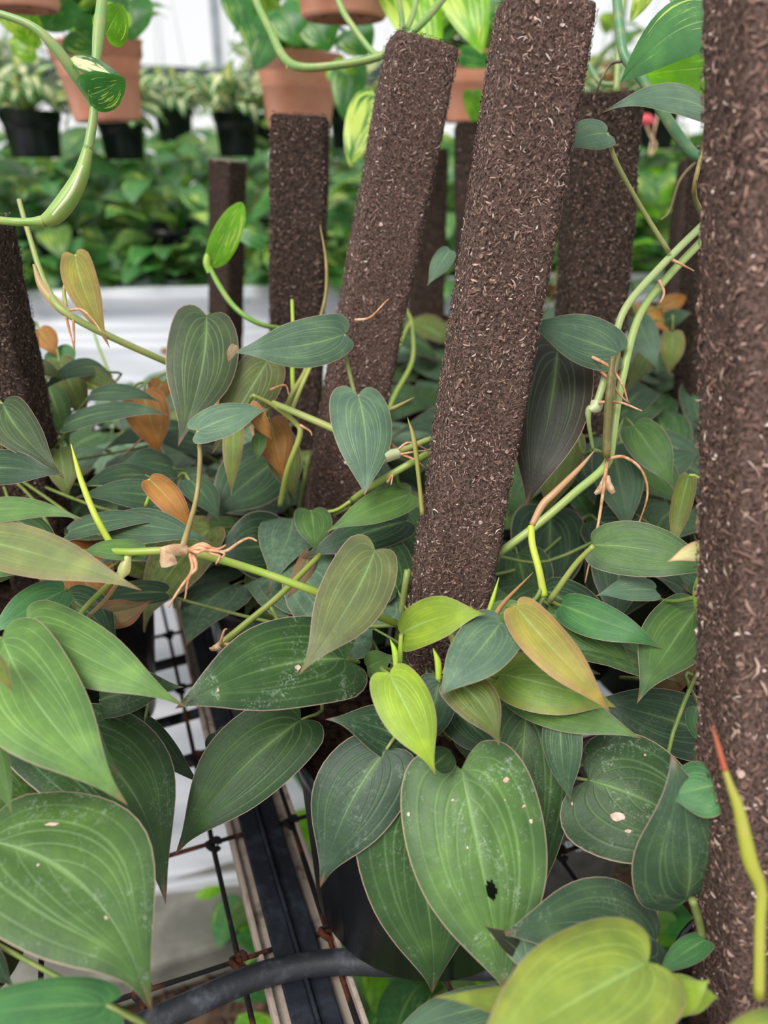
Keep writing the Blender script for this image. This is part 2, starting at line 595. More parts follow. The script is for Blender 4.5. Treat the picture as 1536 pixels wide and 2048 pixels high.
def templ(shape, i):
    k = (shape, i)
    if k not in TEMPL:
        r = random.Random(i * 31 + len(shape))
        V, Fc, UV = leaf_data(1, {'mic': .60, 'heart': .8, 'lance': .42, 'pot': .72, 'oval': .46}[shape] * r.uniform(.9, 1.1), shape, bend=r.uniform(.04, .14), fold=r.uniform(0, .25), curl=r.uniform(0, .2),
                              wave=r.uniform(.01, .05), sway=r.uniform(-.07, .07), nt=14, ns=5, seed=i)
        TEMPL[k] = {}
        for mname in ('velvet', 'pothos', 'cream'):
            TEMPL[k][mname] = mesh('leaf', V, Fc, M[mname], True, UV)
    return TEMPL[k]


def wleaf(plant, B, ydir, up, L, col, shape='mic', mat='velvet', i=0, dust=0, pet=None, pc='#6f8a45', jit=.1, rng=random):
    y = Vector(ydir).normalized()
    nn = Vector(up)
    nn = (nn - y * nn.dot(y)).normalized()
    x = y.cross(nn)
    Mw = Matrix((x, y, nn)).transposed().to_4x4() @ Matrix.Scale(L, 4)
    Mw.translation = Vector(B)
    k = rng.uniform(1 - jit, 1 + jit)
    c1, c2 = COLS[col]
    o = link('leaf', templ(shape, i)[mat], PL[plant][0], (*[q * k for q in lin(c1)], dust), Mw, [q * k for q in lin(c2)])
    if pet is not None:
        Bv = Vector(B)
        pts = [Bv, Bv.lerp(Vector(pet), .5) + Vector((0, 0, .15 * (Bv - Vector(pet)).length)), Vector(pet)]
        inv = Mw.inverted()
        V, Fc = tube_data([inv @ p for p in pts], [q / L for q in (.0009, .0013, .0015)], 5, 3)
        link('petiole', mesh('petiole', V, Fc, M['stem']), o, lin(pc), Mw)
    return o


def vine(plant, pts, r, col='#8ea24c', name='vine', sides=10, anchor=True):
    """pts are (px, py, d); r in metres."""
    Q = [P(*p) for p in pts]
    o = tube(name, Q, r, M['stem'], PL[plant][0], lin(col), sides, 7)
    if anchor and min([r] if isinstance(r, float) else r) > .001:
        PL[plant][1].extend(Vector(q) for q in spline([tuple(q) for q in Q], 3))
    return o


# ------------------------------------------------------------------ setting: ground, kerb, sheeting
ZB = ZC - .575
ZS = ZC - .375                                                      # soil level in the pots


def ground():
    nx = 60
    V, Fc = [], []
    rng = random.Random(3)
    for j in range(nx + 1):
        for i in range(nx + 1):
            V.append((-8 + 16 * i / nx, -2 + 16 * j / nx, rng.uniform(-.02, .0)))
    Fc = [(j * (nx + 1) + i, j * (nx + 1) + i + 1, (j + 1) * (nx + 1) + i + 1, (j + 1) * (nx + 1) + i) for j in range(nx) for i in range(nx)]
    o = link('ground', mesh('ground', V, Fc, M['ground']))
    tag(o, 'bare brown soil floor of the nursery under the benches', None, None, 'structure')


ground()
ANG = math.radians(20.5)
UD = Vector((math.cos(ANG), math.sin(ANG), 0))                      # across the rail
VD = Vector((-math.sin(ANG), math.cos(ANG), 0))                     # along the rail
RZ = Matrix.Rotation(ANG, 3, 'Z')

kc = G(375, 1985, .0) + VD * .10
o = box('kerb', kc + Vector((0, 0, .03)) - UD * .45, (1.7, .17, .08), M['kerb'], None, RZ, .01)
tag(o, 'grey concrete kerb on the soil below the wire bench', None, None, 'structure')


def gravel():
    rng = random.Random(5)
    V, Fc = [], []
    for _ in range(900):
        p = kc + UD * rng.uniform(-.5, .9) - VD * rng.uniform(.08, .6)
        s = rng.uniform(.004, .014)
        R = Matrix.Rotation(rng.uniform(0, 6.28), 3, 'Z') @ Matrix.Rotation(rng.uniform(0, 1), 3, 'X')
        v, f = box_data((p.x, p.y, s * .3), (s, s * rng.uniform(.6, 1.2), s * .8), R)
        n0 = len(V)
        V += v
        Fc += [tuple(i + n0 for i in q) for q in f]
    o = link('soil_crumbs', mesh('soil_crumbs', V, Fc, M['ground'], True))
    tag(o, 'loose brown crumbs and grit on the soil in front of the kerb', 'soil', None, 'stuff')


gravel()


def sheet():
    na, nx = 150, 60
    prof = [(1.06, .05), (1.13, .12), (1.35, .36), (1.6, .54), (1.85, .72), (2.04, .87), (2.12, .945), (2.17, .962), (2.22, .964)]
    pr = spline(prof, 20)
    idx = np.linspace(0, len(pr) - 1, na)
    Y = np.interp(idx, np.arange(len(pr)), pr[:, 0])
    Z = np.interp(idx, np.arange(len(pr)), pr[:, 1])
    V = []
    for i in range(na):
        a = i / na
        for j in range(nx):
            x = -2.6 + 5.2 * j / (nx - 1)
            w = .016 * math.sin(a * 62 + x * 1.1 + math.sin(x * 2)) + .020 * math.sin(a * 33 - x * .7 + 1) + .007 * math.sin(a * 130 + x * 2.2 + 2) + .02 * math.sin(a * 9 + x * 1.7)
            w *= min(1, (1 - a) * 9)
            V.append((x, Y[i] + .25 * x * (1 - a) * .8 + w * -.6, Z[i] + w * .8))
    Fc = [(i * nx + j, i * nx + j + 1, (i + 1) * nx + j + 1, (i + 1) * nx + j) for i in range(na - 1) for j in range(nx - 1)]
    o = link('plastic_sheet', mesh('plastic_sheet', V, Fc, M['sheet']))
    tag(o, 'white translucent plastic sheeting draped in folds from the far bench to the ground', 'plastic sheet')


sheet()

# far bench that carries the pothos
fb = thing('far_bench', 'long low bench behind the white sheeting that carries the rows of pothos pots', 'bench', (0, 2.9, 0))
box('bench_top', (0, 2.83, .935), (6, 1.3, .03), M['metal'], fb, None, .004)
for x in (-2.8, -1, 1, 2.8):
    for y in (2.6, 3.42):
        box('leg', (x, y, .46), (.05, .05, .92), M['metal'], fb)

# ------------------------------------------------------------------ wire bench
bench = thing('plant_bench', 'rusty wire mesh bench with weathered beige rails and black plastic strips under the plants', 'bench', (0, .5, 0))
K0 = G(262, 1738, ZB)


def bench_parts():
    rng = random.Random(11)
    su, sv = .0725, .120
    for a in range(-10, 17):                                        # wires along the rail
        pts = []
        for q in range(-2, 12):
            p = K0 + UD * (su * a) + VD * (sv * q)
            pts.append(p + Vector((rng.uniform(-.001, .001), 0, rng.uniform(-.001, .001))))
        tube('wire', pts, .0022, M['wire'], bench, None, 6, 3, True, .12, rng)
    for q in range(-2, 12):
        pts = [K0 + VD * (sv * q) + UD * (su * a) + Vector((0, 0, .003 + rng.uniform(-.001, .001))) for a in range(-10, 17)]
        tube('wire', pts, .0021, M['wirew'] if q == -2 else M['wire'], bench, None, 6, 2, True, .12, rng)
    for a in range(-4, 6):
        for q in range(-2, 7):
            p = K0 + UD * (su * a) + VD * (sv * q) + Vector((0, 0, .002))
            lo = q == -2
            pts = [p + Vector((math.cos(w) * .0055, math.sin(w) * .0055, .0025 * math.sin(w * 2))) for w in np.linspace(0, 6.0, 9)]
            tube('wire_knot', pts, .0026, M['wirew'] if lo else M['wire'], bench, None, 6, 2, True, .15, rng)
    # rails: a beige channel section with two black plastic strips and a raised black lip
    c0 = G(540, 1800, ZB)
    for k, off in enumerate((0, .66, -.66)):
        c = c0 + UD * (off + .012) + VD * .55
        box('rail', c + Vector((0, 0, -.012)), (.064, 2.1, .02), M['rail'], bench, RZ, .002)
        box('rail_flange', c + UD * .030 + Vector((0, 0, .0)), (.004, 2.1, .006), M['rail'], bench, RZ, .001)
        box('rail_flange', c - UD * .030 + Vector((0, 0, .0)), (.004, 2.1, .006), M['rail'], bench, RZ, .001)
        for s_, wd in ((-.0125, .0165), (.0065, .016)):
            box('black_strip', c + UD * s_ + Vector((0, 0, .0035)), (wd, 2.1, .007), M['strip'], bench, RZ, .0015)
        box('strip_lip', c + UD * -.003 + Vector((0, 0, .006)), (.003, 2.1, .012), M['strip'], bench, RZ, .001)
        for q in (-.9, .9):
            box('leg', Vector(((c + VD * q).x, (c + VD * q).y, (ZB - .02) / 2)), (.04, .04, ZB - .022), M['rail'], bench, RZ)


bench_parts()
# black pipes lying across under the mesh
for i, (a, b_, r) in enumerate((((276, 1191), (402, 1174), .0045), ((317, 1332), (408, 1308), .0055), ((293, 1455), (378, 1431), .005), ((317, 1540), (427, 1507), .0058))):
    z = ZB - .010
    A, B = G(*a, z), G(*b_, z)
    d = (B - A).normalized()
    o = tube('drip_pipe', [A - d * .5, A, B, B + d * (.13 if i == 3 else .35)], r * 1.25, M['hose'], None, None, 10, 3)
    tag(o, 'black pipe under the wire mesh, %s from the front in the mesh gap' % ('fourth', 'third', 'second', 'first')[i], 'pipe', 'black pipes under the wire mesh')
for q, off in enumerate((.30, .38)):
    g0 = kc + VD * (off - .06) + Vector((0, 0, .03 + .02 * q))
    o = tube('ground_hose', [g0 - UD * 1.2, g0 - UD * .4 + VD * .03, g0 + UD * .1, g0 + UD * .8 - VD * .02], .014, M['hose'], None, None, 10, 6)
    tag(o, 'black hose on the soil between sheeting and kerb, %s' % ('nearer the kerb', 'nearer the sheeting')[q], 'hose')
hz = ZB + .0125
hp = [G(-60, 2200, hz), G(250, 2068, hz), G(375, 2012, hz), G(500, 1958, hz), G(600, 1933, hz), G(700, 1924, hz), G(900, 1932, hz), G(1150, 1938, hz), G(1370, 1931, hz), G(1700, 1925, hz)]
o = tube('irrigation_hose', hp, .0095, M['hose'], None, None, 16, 8)
tag(o, 'thick scuffed black irrigation hose lying over the bench rail under the black pot', 'hose')


# ------------------------------------------------------------------ coir poles
def pole(label, tx, ty, td, bx, by, bd, w, yaw, nf, dark=0, seed=1, zend=None, flat=False, fl=1.0, depth=None, pole_tone=1.0):  # last argument scales fibre tone per pole; low values take the darker core
    rng = np.random.RandomState(seed)
    T, B = P(tx, ty, td), P(bx, by, bd)
    ax = (B - T).normalized()
    ze = ZS - .055 if zend is None else zend
    B = T + ax * ((T.z - ze) / -ax.z)
    H = (T - B).length
    zx = -ax
    side = Vector((1, 0, 0)).cross(zx)
    xx = (Vector((1, 0, 0)) - zx * zx.x).normalized()
    yy = zx.cross(xx)
    R = Matrix((xx, yy, zx)).transposed().to_4x4() @ Matrix.Rotation(math.radians(yaw), 4, 'Z')
    R.translation = B
    root = link('coir_pole', None, M4=R)
    tag(root, label, 'coir pole')
    dp = depth or w * .92
    rc = w * .11
    per = []
    segs = [((w / 2 - rc, -dp / 2), (0, -1)), ]
    # rounded rectangle perimeter sampled evenly
    npz = 72
    a_, b_ = w / 2 - rc, dp / 2 - rc
    LQ = [2 * a_, math.pi / 2 * rc, 2 * b_, math.pi / 2 * rc] * 2
    LQ = [2 * a_, math.pi / 2 * rc, 2 * b_, math.pi / 2 * rc, 2 * a_, math.pi / 2 * rc, 2 * b_, math.pi / 2 * rc]
    cum = np.concatenate([[0], np.cumsum(LQ)])

    def peri(u):
        """u in 0..1 (array) -> x, y, nx, ny"""
        s = (u % 1) * cum[-1]
        k = np.clip(np.searchsorted(cum, s, side='right') - 1, 0, 7)
        f = (s - cum[k])
        x, y, nx_, ny = (np.zeros_like(s) for _ in range(4))
        st = [(-a_, -dp / 2, 1, 0, 0, -1), None, (w / 2, -b_, 0, 1, 1, 0), None, (a_, dp / 2, -1, 0, 0, 1), None, (-w / 2, b_, 0, -1, -1, 0), None]
        cc = {1: (a_, -b_, -90), 3: (a_, b_, 0), 5: (-a_, b_, 90), 7: (-a_, -b_, 180)}
        for i in range(8):
            mk = k == i
            if i % 2 == 0:
                q = st[i]
                x[mk] = q[0] + q[2] * f[mk]; y[mk] = q[1] + q[3] * f[mk]; nx_[mk] = q[4]; ny[mk] = q[5]
            else:
                q = cc[i]
                an = np.radians(q[2]) + f[mk] / rc
                nx_[mk] = np.cos(an); ny[mk] = np.sin(an)
                x[mk] = q[0] + rc * np.cos(an); y[mk] = q[1] + rc * np.sin(an)
        return x, y, nx_, ny

    nz = int(H / .0045)
    u = np.arange(npz) / npz
    x, y, nx_, ny = peri(u)
    jit = w * .011
    V = []
    for i in range(nz + 1):
        z = H * i / nz
        lump = .02 * w * np.sin(z * 60 + u * 12.56 + seed) * .5
        rr = rng.uniform(-jit, jit, npz) + lump
        V += list(zip(x + nx_ * rr, y + ny * rr, np.full(npz, z) + rng.uniform(-.001, .001, npz)))
    rings = ((.985, .002), (.93, .0035), (.7, .0042), (.4, .0042), (.1, .0042)) if not flat else ((.999, .0), (.96, .0), (.7, .0), (.4, .0), (.1, .0))
    for sc_, dz in rings:
        V += list(zip(x * sc_, y * sc_, np.full(npz, H + dz) + rng.uniform(-.0008, .0008, npz)))
    nr = nz + 1 + len(rings)
    Fc = [(i * npz + j, i * npz + (j + 1) % npz, (i + 1) * npz + (j + 1) % npz, (i + 1) * npz + j) for i in range(nr - 1) for j in range(npz)]
    Fc.append(tuple((nr - 1) * npz + j for j in range(npz)))
    link('core', mesh('core', V, Fc, M['coir_dark' if dark or pole_tone < .8 else 'coir']), root, None, R)
    # fibres: curved slivers standing a little proud of the faces
    N = int(nf * 1.9)
    u = rng.rand(N)
    zz = rng.rand(N) * H
    x, y, nx_, ny = peri(u)
    nrm = np.stack([nx_, ny, np.zeros(N)], -1)
    pos = np.stack([x, y, zz], -1)
    top = rng.rand(N) < .035
    pos[top] = np.stack([rng.uniform(-w / 2, w / 2, top.sum()) * .97, rng.uniform(-dp / 2, dp / 2, top.sum()) * .97, np.full(top.sum(), H + .0045)], -1)
    nrm[top] = (0, 0, 1)
    tx_ = np.stack([-ny, nx_, np.zeros(N)], -1)
    tx_[top] = (1, 0, 0)
    ty_ = np.cross(nrm, tx_)
    an = rng.uniform(0, math.pi, N)
    tdir = tx_ * np.cos(an)[:, None] + ty_ * np.sin(an)[:, None]
    tper = np.cross(nrm, tdir)
    Ln = (.0011 + rng.gamma(1.5, .0009, N)) * fl
    Ln = np.minimum(Ln, .013 * fl)
    Wn = (.00016 + rng.rand(N) ** 2 * .00045) * fl
    chunk = rng.rand(N) < .02
    Wn[chunk] = .0009 * fl * rng.uniform(.8, 1.6, chunk.sum())
    Ln[chunk] = .0028 * fl
    cv = rng.uniform(-.45, .45, N)
    tilt = rng.uniform(-.25, .45, N)
    sft = w * .010
    VV = np.zeros((N, 8, 3))
    for k, s in enumerate((-.5, -.17, .17, .5)):
        c = pos + tdir * (s * Ln)[:, None] + tper * (cv * Ln * (.25 - s * s) * 2)[:, None] + nrm * (sft + .0004 + np.abs(tilt) * Ln * (s + .5) * .5 + .1 * Ln * (.25 - s * s) * 4)[:, None]
        hw = Wn * (1 if abs(s) < .3 else .45)
        roll = rng.uniform(-.5, .5, N)
        VV[:, 2 * k] = c - tper * hw[:, None] - nrm * (hw * roll)[:, None]
        VV[:, 2 * k + 1] = c + tper * hw[:, None] + nrm * (hw * roll)[:, None]
    base = (np.arange(N) * 8)[:, None]
    FF = np.concatenate([base + np.array([2 * k, 2 * k + 1, 2 * k + 3, 2 * k + 2]) for k in range(3)], 1).reshape(-1, 4)
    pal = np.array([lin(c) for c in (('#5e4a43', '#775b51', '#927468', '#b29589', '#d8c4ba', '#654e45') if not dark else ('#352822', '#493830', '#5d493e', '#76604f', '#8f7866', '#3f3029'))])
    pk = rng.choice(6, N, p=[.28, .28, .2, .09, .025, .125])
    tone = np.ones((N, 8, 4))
    tone[:, :, :3] = pole_tone * (pal[pk] * rng.uniform(.8, 1.2, N)[:, None])[:, None, :]
    me = mesh('fibre', VV.reshape(-1, 3), FF, M['fibre'], False, None, tone.reshape(-1, 4))
    o = link('fibre', me, root, None, R)
    tag(o, 'short tan and brown coir fibres and chips', None, None, 'stuff')
    if flat:
        Vt = [(x_ * .97, y_ * .97, H + .0015) for x_, y_ in ((-w / 2, -dp / 2), (w / 2, -dp / 2), (w / 2, dp / 2), (-w / 2, dp / 2))]
        Vt += [(a1, b1, H - .003) for a1, b1, _ in Vt]
        link('cut_top', mesh('cut_top', Vt, [(0, 1, 2, 3), (0, 4, 5, 1), (1, 5, 6, 2), (2, 6, 7, 3), (3, 7, 4, 0)], M['cut'], False), root, None, R)
    return B, T, root


POLES = {}
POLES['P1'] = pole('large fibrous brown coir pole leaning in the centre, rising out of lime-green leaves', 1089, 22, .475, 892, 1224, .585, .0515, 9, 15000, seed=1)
POLES['P2'] = pole('square brown coir pole beside the central one, lower and leaning the same way', 842, 100, .635, 640, 1160, .765, .0535, 12, 13000, seed=2, pole_tone=0.88)
POLES['P3'] = pole('upright brown coir pole whose top meets the base of a terracotta hanging pot', 601, 244, .80, 588, 1050, .96, .058, 2, 8000, seed=3, pole_tone=0.68)
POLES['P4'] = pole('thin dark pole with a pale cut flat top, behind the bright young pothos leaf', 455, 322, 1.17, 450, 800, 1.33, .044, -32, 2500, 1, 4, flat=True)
POLES['P5'] = pole('dark coir pole tilted away from the white sheeting, cut off by the picture edge', -66, 452, .60, 62, 1000, .73, .056, 4, 7000, seed=5, pole_tone=0.62)
POLES['P6'] = pole('narrow glimpse of a coir pole between the two leaning poles, under a terracotta pot', 950, 254, 1.08, 952, 900, 1.22, .055, 0, 3000, 0, 6, pole_tone=0.62)
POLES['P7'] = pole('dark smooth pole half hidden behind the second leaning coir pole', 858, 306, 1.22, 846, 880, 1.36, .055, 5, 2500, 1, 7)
POLES['P8'] = pole('upright coir pole behind the centre one with two grey-green leaves crossing its top', 1206, 200, .74, 1166, 880, .86, .062, 4, 8000, seed=8, pole_tone=0.75)
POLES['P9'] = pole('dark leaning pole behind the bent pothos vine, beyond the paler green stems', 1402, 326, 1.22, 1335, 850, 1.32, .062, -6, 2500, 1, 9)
POLES['P10'] = pole('dark coir pole showing as a narrow strip beside the blurred nearest pole', 1442, 300, .90, 1398, 860, 1.0, .058, 4, 4000, 0, 10, pole_tone=0.62)
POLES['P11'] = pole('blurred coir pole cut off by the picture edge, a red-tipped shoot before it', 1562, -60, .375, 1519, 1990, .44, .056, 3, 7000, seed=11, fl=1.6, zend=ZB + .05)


# ------------------------------------------------------------------ pots
def pot(plant, label, cx, cy, R1=.1, R0=.08, h=.19, z0=None, group=None, anchors=None, cat='potted plant', name='potted_philodendron'):
    z0 = ZB + .006 if z0 is None else z0
    t = thing(name, label, cat, (cx, cy, z0), group)
    PL[plant] = (t, [])
    lathe('pot', [(0, 0), (R0 * .96, 0), (R0, .004), (R1 * .965, h * .86), (R1 * .975, h * .87), (R1, h * .875), (R1 * 1.01, h * .995), (R1 * .985, h), (R1 * .965, h * .99), (R1 * .95, h * .87), (R0 * .9, .01), (0, .006)], M['black'], t)
    rng = random.Random(int(cx * 1000))
    V, Fc = [(0, 0, h * .9)], []
    rr = R1 * .955
    for i in range(1, 6):
        for j in range(24):
            a = 6.283 * j / 24
            V.append((rr * i / 5 * math.cos(a), rr * i / 5 * math.sin(a), h * .9 + rng.uniform(-.004, .004)))
    Fc += [(0, 1 + j, 1 + (j + 1) % 24) for j in range(24)]
    Fc += [(1 + i * 24 + j, 1 + (i + 1) * 24 + j, 1 + (i + 1) * 24 + (j + 1) % 24, 1 + i * 24 + (j + 1) % 24) for i in range(4) for j in range(24)]
    link('soil', mesh('soil', V, Fc, M['soil']), t, None, WORLD[t.name])
    for k in range(5):
        a = rng.uniform(0, 6.28)
        q = rng.uniform(.2, .6) * R1
        PL[plant][1].append(Vector((cx + q * math.cos(a), cy + q * math.sin(a), z0 + h * .92)))
    return t


def pot_at_pole(plant, label, dx=0, dy=0, zs=None, **k):
    zs = ZS if zs is None else zs
    B, T, r = POLES[plant]
    ax = (T - B).normalized()
    s = B + ax * ((zs - B.z) / ax.z)
    t = pot(plant, label, s.x + dx, s.y + dy, **k)
    c = Vector((s.x, s.y, 0))
    # stem climbing the back edge of the pole
    sd = Vector((-1 if s.x < .1 else 1, .3, 0)).normalized()
    for j in range(4):
        PL[plant][1].append(s + ax * (.01 + .035 * j) + sd * .034 + Vector((0, 0, .0)))
    pts = [s + sd * .04 - Vector((0, 0, .02))] + [s + ax * (.01 + .035 * j) + sd * .034 for j in range(4)]
    tube('vine', pts, .0028, M['stem'], t, lin('#7d8f48'), 7, 3)
    return t


pot_at_pole('P1', 'philodendron in the central black pot, its big dusty green leaves hanging over the rim', .000, -.026, zs=ZC - .40, R1=.104, R0=.092, h=.166, z0=ZB + .022)
pot_at_pole('P2', 'philodendron in the black pot behind the mesh gap, at the second leaning pole', -.02, .01)
pot_at_pole('P3', 'philodendron at the upright pole under the terracotta pot, with two big dark heart leaves', 0, .01)
pot_at_pole('P4', 'philodendron around the thin pole with the pale cut top', 0, .01)
pot_at_pole('P5', 'philodendron around the tilted dark pole beside the white sheeting, with orange-backed leaves', .0, .01)
pot_at_pole('P6', 'philodendron hidden behind the two leaning poles', 0, .01)
pot_at_pole('P7', 'philodendron with green shoots at the dark pole half hidden by the second leaning pole', 0, .01)
pot_at_pole('P8', 'philodendron behind the central pole with a nearly black leaf and pale crossing vines', 0, .01)
pot_at_pole('P9', 'philodendron at the farthest dark leaning pole, orange young leaves', 0, .01)
pot_at_pole('P10', 'philodendron around the dark pole strip beside the nearest pole', .03, .01)
pot_at_pole('P11', 'philodendron at the blurred pole with out-of-focus yellow-green leaves along the bottom', .02, .0, zs=ZB + .12, R1=.07, R0=.055, h=.13)
pot('P12', 'philodendron low at the picture edge beside the mesh gap, with the largest hanging leaf', -.36, .40)
pot('P13', 'philodendron just behind the blurred pole, with a grey rolled leaf and a tapering leaf', .335, .52)
EXTRA = [('X1', -.62, .95, 'philodendron behind the tilted dark pole, partly outside the picture'), ('X2', -.36, .99, 'dark philodendron in front of the white sheeting beyond the tilted pole'),
         ('X3', .12, 1.12, 'dark philodendron seen low between the two leaning poles'), ('X4', .42, 1.02, 'dark philodendron in the shade behind the crossing green vines'),
         ('X5', .66, 1.08, 'dark philodendron behind the strip of dark pole'), ('X6', .33, 1.55, 'far philodendron between the upright pole and the dark leaning pole'),
         ('X7', .70, 1.60, 'farthest philodendron of the bench, beyond the dark leaning pole'), ('X8', -.09, .98, 'dark philodendron under the big upright heart leaf'),
         ('X9', .33, .76, 'philodendron low behind the bright tapering leaf and the bronze leaf')]
for k, x, y, lb in EXTRA:
    pot(k, lb, x, y)

# filler canopies: leaves arching outward from each pot
FILL = {'P1': (16, .02, 'DDMTK'), 'P2': (34, .05, 'DDTTKMU'), 'P3': (34, .02, 'DDTTKUO'), 'P4': (20, -.01, 'TTKDUO'), 'P5': (26, .03, 'DTKUOT'), 'P6': (34, .07, 'TTKDU'), 'P7': (34, .09, 'TKDUO'), 'P8': (36, .07, 'TTKDDM'),
        'P9': (38, .10, 'TKKUOO'), 'P10': (34, .07, 'TTKD'), 'P11': (0, .02, 'KDM'), 'P12': (16, -.02, 'DDM'), 'P13': (22, .02, 'DDTM'), 'X1': (26, .02, 'DTK'), 'X2': (26, .0, 'TKDO'), 'X3': (38, .05, 'TDDK'),
        'X4': (40, .07, 'TTDK'), 'X5': (38, .07, 'TDK'), 'X6': (40, .09, 'TKUO'), 'X7': (40, .10, 'TKUO'), 'X8': (40, .02, 'TDDK'), 'X9': (36, .04, 'DDTQ')}
for pk, (nn, zz, cc) in FILL.items():
    t = PL[pk][0]
    c = WORLD[t.name].translation
    rng = random.Random(sum(ord(q) * (i + 3) for i, q in enumerate(pk)))
    for i in range(nn):
        a = rng.uniform(0, 6.283)
        if pk in ('P1', 'P13', 'P12') and math.sin(a) < -.1:
            a = -a
        r0 = rng.uniform(.02, .10)
        B = Vector((c.x + r0 * math.cos(a), c.y + r0 * math.sin(a), ZS + rng.uniform(.01, .05 + zz)))
        e = rng.uniform(-.9, .25)
        dr = Vector((math.cos(a + rng.uniform(-.5, .5)), math.sin(a + rng.uniform(-.5, .5)), math.tan(e) if e > -1 else -1))
        upv = Vector((math.cos(a) * .3, math.sin(a) * .3 - .25, 1))
        col = rng.choice(cc)
        root = Vector((c.x + rng.uniform(-.03, .03), c.y + rng.uniform(-.03, .03), ZS - .01))
        wleaf(pk, B, dr, upv, rng.uniform(.07, .125), col, 'mic' if rng.random() < .8 else 'heart', 'velvet', rng.randrange(7), rng.uniform(0, .5), root, rng=rng, jit=.15)
# ------------------------------------------------------------------ vines first (petioles join them)
vine('P3', [(38, 400, .62), (58, 470, .61), (92, 570, .60), (142, 632, .59), (315, 716, .63), (420, 758, .66), (500, 790, .65), (560, 812, .62), (650, 850, .60), (775, 902, .585), (862, 878, .60)], [.0018, .002, .0024, .0028, .0027, .0026, .0026, .0027, .0029, .0028, .0024], '#94a25a')
vine('P2', [(705, 1000, .62), (760, 962, .585), (860, 905, .585), (905, 880, .62)], .0028, '#8fa650')
vine('P12', [(-40, 1130, .52), (180, 1105, .50), (262, 1104, .49), (372, 1104, .49), (500, 1137, .495), (648, 1190, .50), (800, 1250, .55)], [.0022, .0023, .0024, .0028, .0026, .0026, .0026], '#8fa83c')
vine('P2', [(440, 1290, .555), (500, 1240, .56), (560, 1190, .565), (640, 1110, .60)], [.0028, .0025, .0024, .0022], '#8a9a42')
vine('P12', [(150, 1245, .52), (175, 1210, .52), (235, 1150, .50), (262, 1106, .492)], .0018, '#8ea84c')
vine('P12', [(180, 1230, .53), (215, 1195, .52), (245, 1150, .51)], .0015, '#a98a62')
vine('P8', [(1440, 418, .62), (1400, 455, .60), (1320, 535, .58), (1250, 618, .57), (1225, 700, .57), (1195, 802, .57), (1178, 820, .57), (1178, 850, .575), (1186, 900, .59)], [.0028, .0028, .0028, .0028, .0026, .0028, .0026, .0016, .0012], '#a3b778')
vine('P8', [(1450, 430, .64), (1410, 475, .61), (1330, 560, .59), (1275, 640, .58), (1240, 780, .57), (1226, 870, .565), (1212, 930, .565), (1150, 985, .56), (1080, 1045, .56), (990, 1112, .57), (900, 1180, .62)], [.0030] * 6 + [.0032, .0030, .0030, .0029, .0026], '#9ab565')
vine('P8', [(1225, 712, .545), (1217, 800, .548), (1212, 915, .555)], [.0018, .0026, .0030], '#6a6436')
vine('P13', [(1187, 1092, .52), (1150, 1130, .53), (1100, 1200, .54)], [.0018, .002, .0022], '#94a050')
vine('P1', [(1062, 1052, .52), (1065, 1090, .515), (1078, 1140, .51), (1088, 1192, .51)], [.0022, .0024, .0024, .0026], '#b5c83c')
vine('P1', [(1188, 902, .53), (1160, 935, .525), (1110, 985, .52), (1085, 1010, .52), (1064, 1050, .52)], [.0003, .0016, .0024, .0026, .0021], '#b98d68')
vine('P12', [(142, 888, .52), (152, 925, .515), (164, 965, .51), (190, 1030, .50), (224, 1092, .50)], [.0003, .0013, .0019, .0021, .0022], '#b4c63e')
vine('P1', [(892, 1350, .50), (908, 1300, .505), (902, 1270, .51)], [.0032, .0024, .0018], '#c3cc70')
vine('P1', [(877, 1360, .49), (876, 1325, .49), (866, 1296, .49)], [.0018, .0022, .0003], '#a9c43c')
vine('P1', [(798, 1345, .50), (800, 1310, .50), (802, 1270, .50)], [.0018, .0018, .0014], '#9fbf3c')
vine('P1', [(792, 1340, .49), (790, 1305, .49), (780, 1278, .49)], [.0015, .0020, .0002], '#a5c93a')
vine('P1', [(985, 1260, .52), (1000, 1215, .52), (1066, 1145, .51)], [.0020, .0018, .0002], '#a8784c')
vine('P1', [(975, 1230, .53), (985, 1200, .53), (998, 1155, .53)], [.0014, .0016, .0002], '#a5c33e')
vine('P7', [(795, 700, .95), (812, 660, .95), (822, 640, .95), (806, 610, .95)], .002, '#9ab048')
vine('P7', [(765, 850, .9), (790, 790, .92), (825, 720, .94), (824, 640, .95)], [.002, .0026, .0026, .0012], '#8fa845')
vine('P3', [(588, 800, .68), (585, 745, .68), (587, 690, .68), (584, 600, .70)], [.0022, .002, .0018, .0014], '#a4c43a')
vine('P3', [(560, 880, .67), (580, 800, .67), (610, 745, .68), (628, 690, .69)], [.0024, .0026, .0024, .0016], '#8c9442')
vine('P3', [(580, 830, .66), (600, 780, .67), (637, 700, .69)], [.002, .0018, .0014], '#a6b05c')
vine('P3', [(560, 1010, .66), (575, 940, .64), (600, 870, .63), (590, 845, .63), (545, 810, .62), (505, 790, .61)], [.0024, .0024, .0024, .0022, .0018, .0014], '#9aa94e')
vine('P3', [(640, 450, .72), (652, 520, .72), (652, 585, .72), (640, 640, .72)], [.0003, .0014, .0016, .0016], '#8a7a3c')
vine('P5', [(210, 620, .9), (186, 640, .9), (196, 690, .9), (235, 785, .9)], [.0008, .001, .0016, .0018], '#86a640')
vine('P2', [(975 - 220, 828, .6), (790, 815, .6), (828, 795, .6)], [.002, .0018, .0003], '#8a8044')
vine('P2', [(845, 1030, .56), (838, 960, .56), (828, 880, .56), (815, 835, .56)], [.0018, .0016, .0018, .0002], '#8c8a3e')
vine('P4', [(415, 520, .74), (432, 560, .72), (470, 615, .70), (520, 648, .70), (585, 660, .72)], [.0014, .0024, .0024, .0022, .002], '#6fa03c', anchor=False)
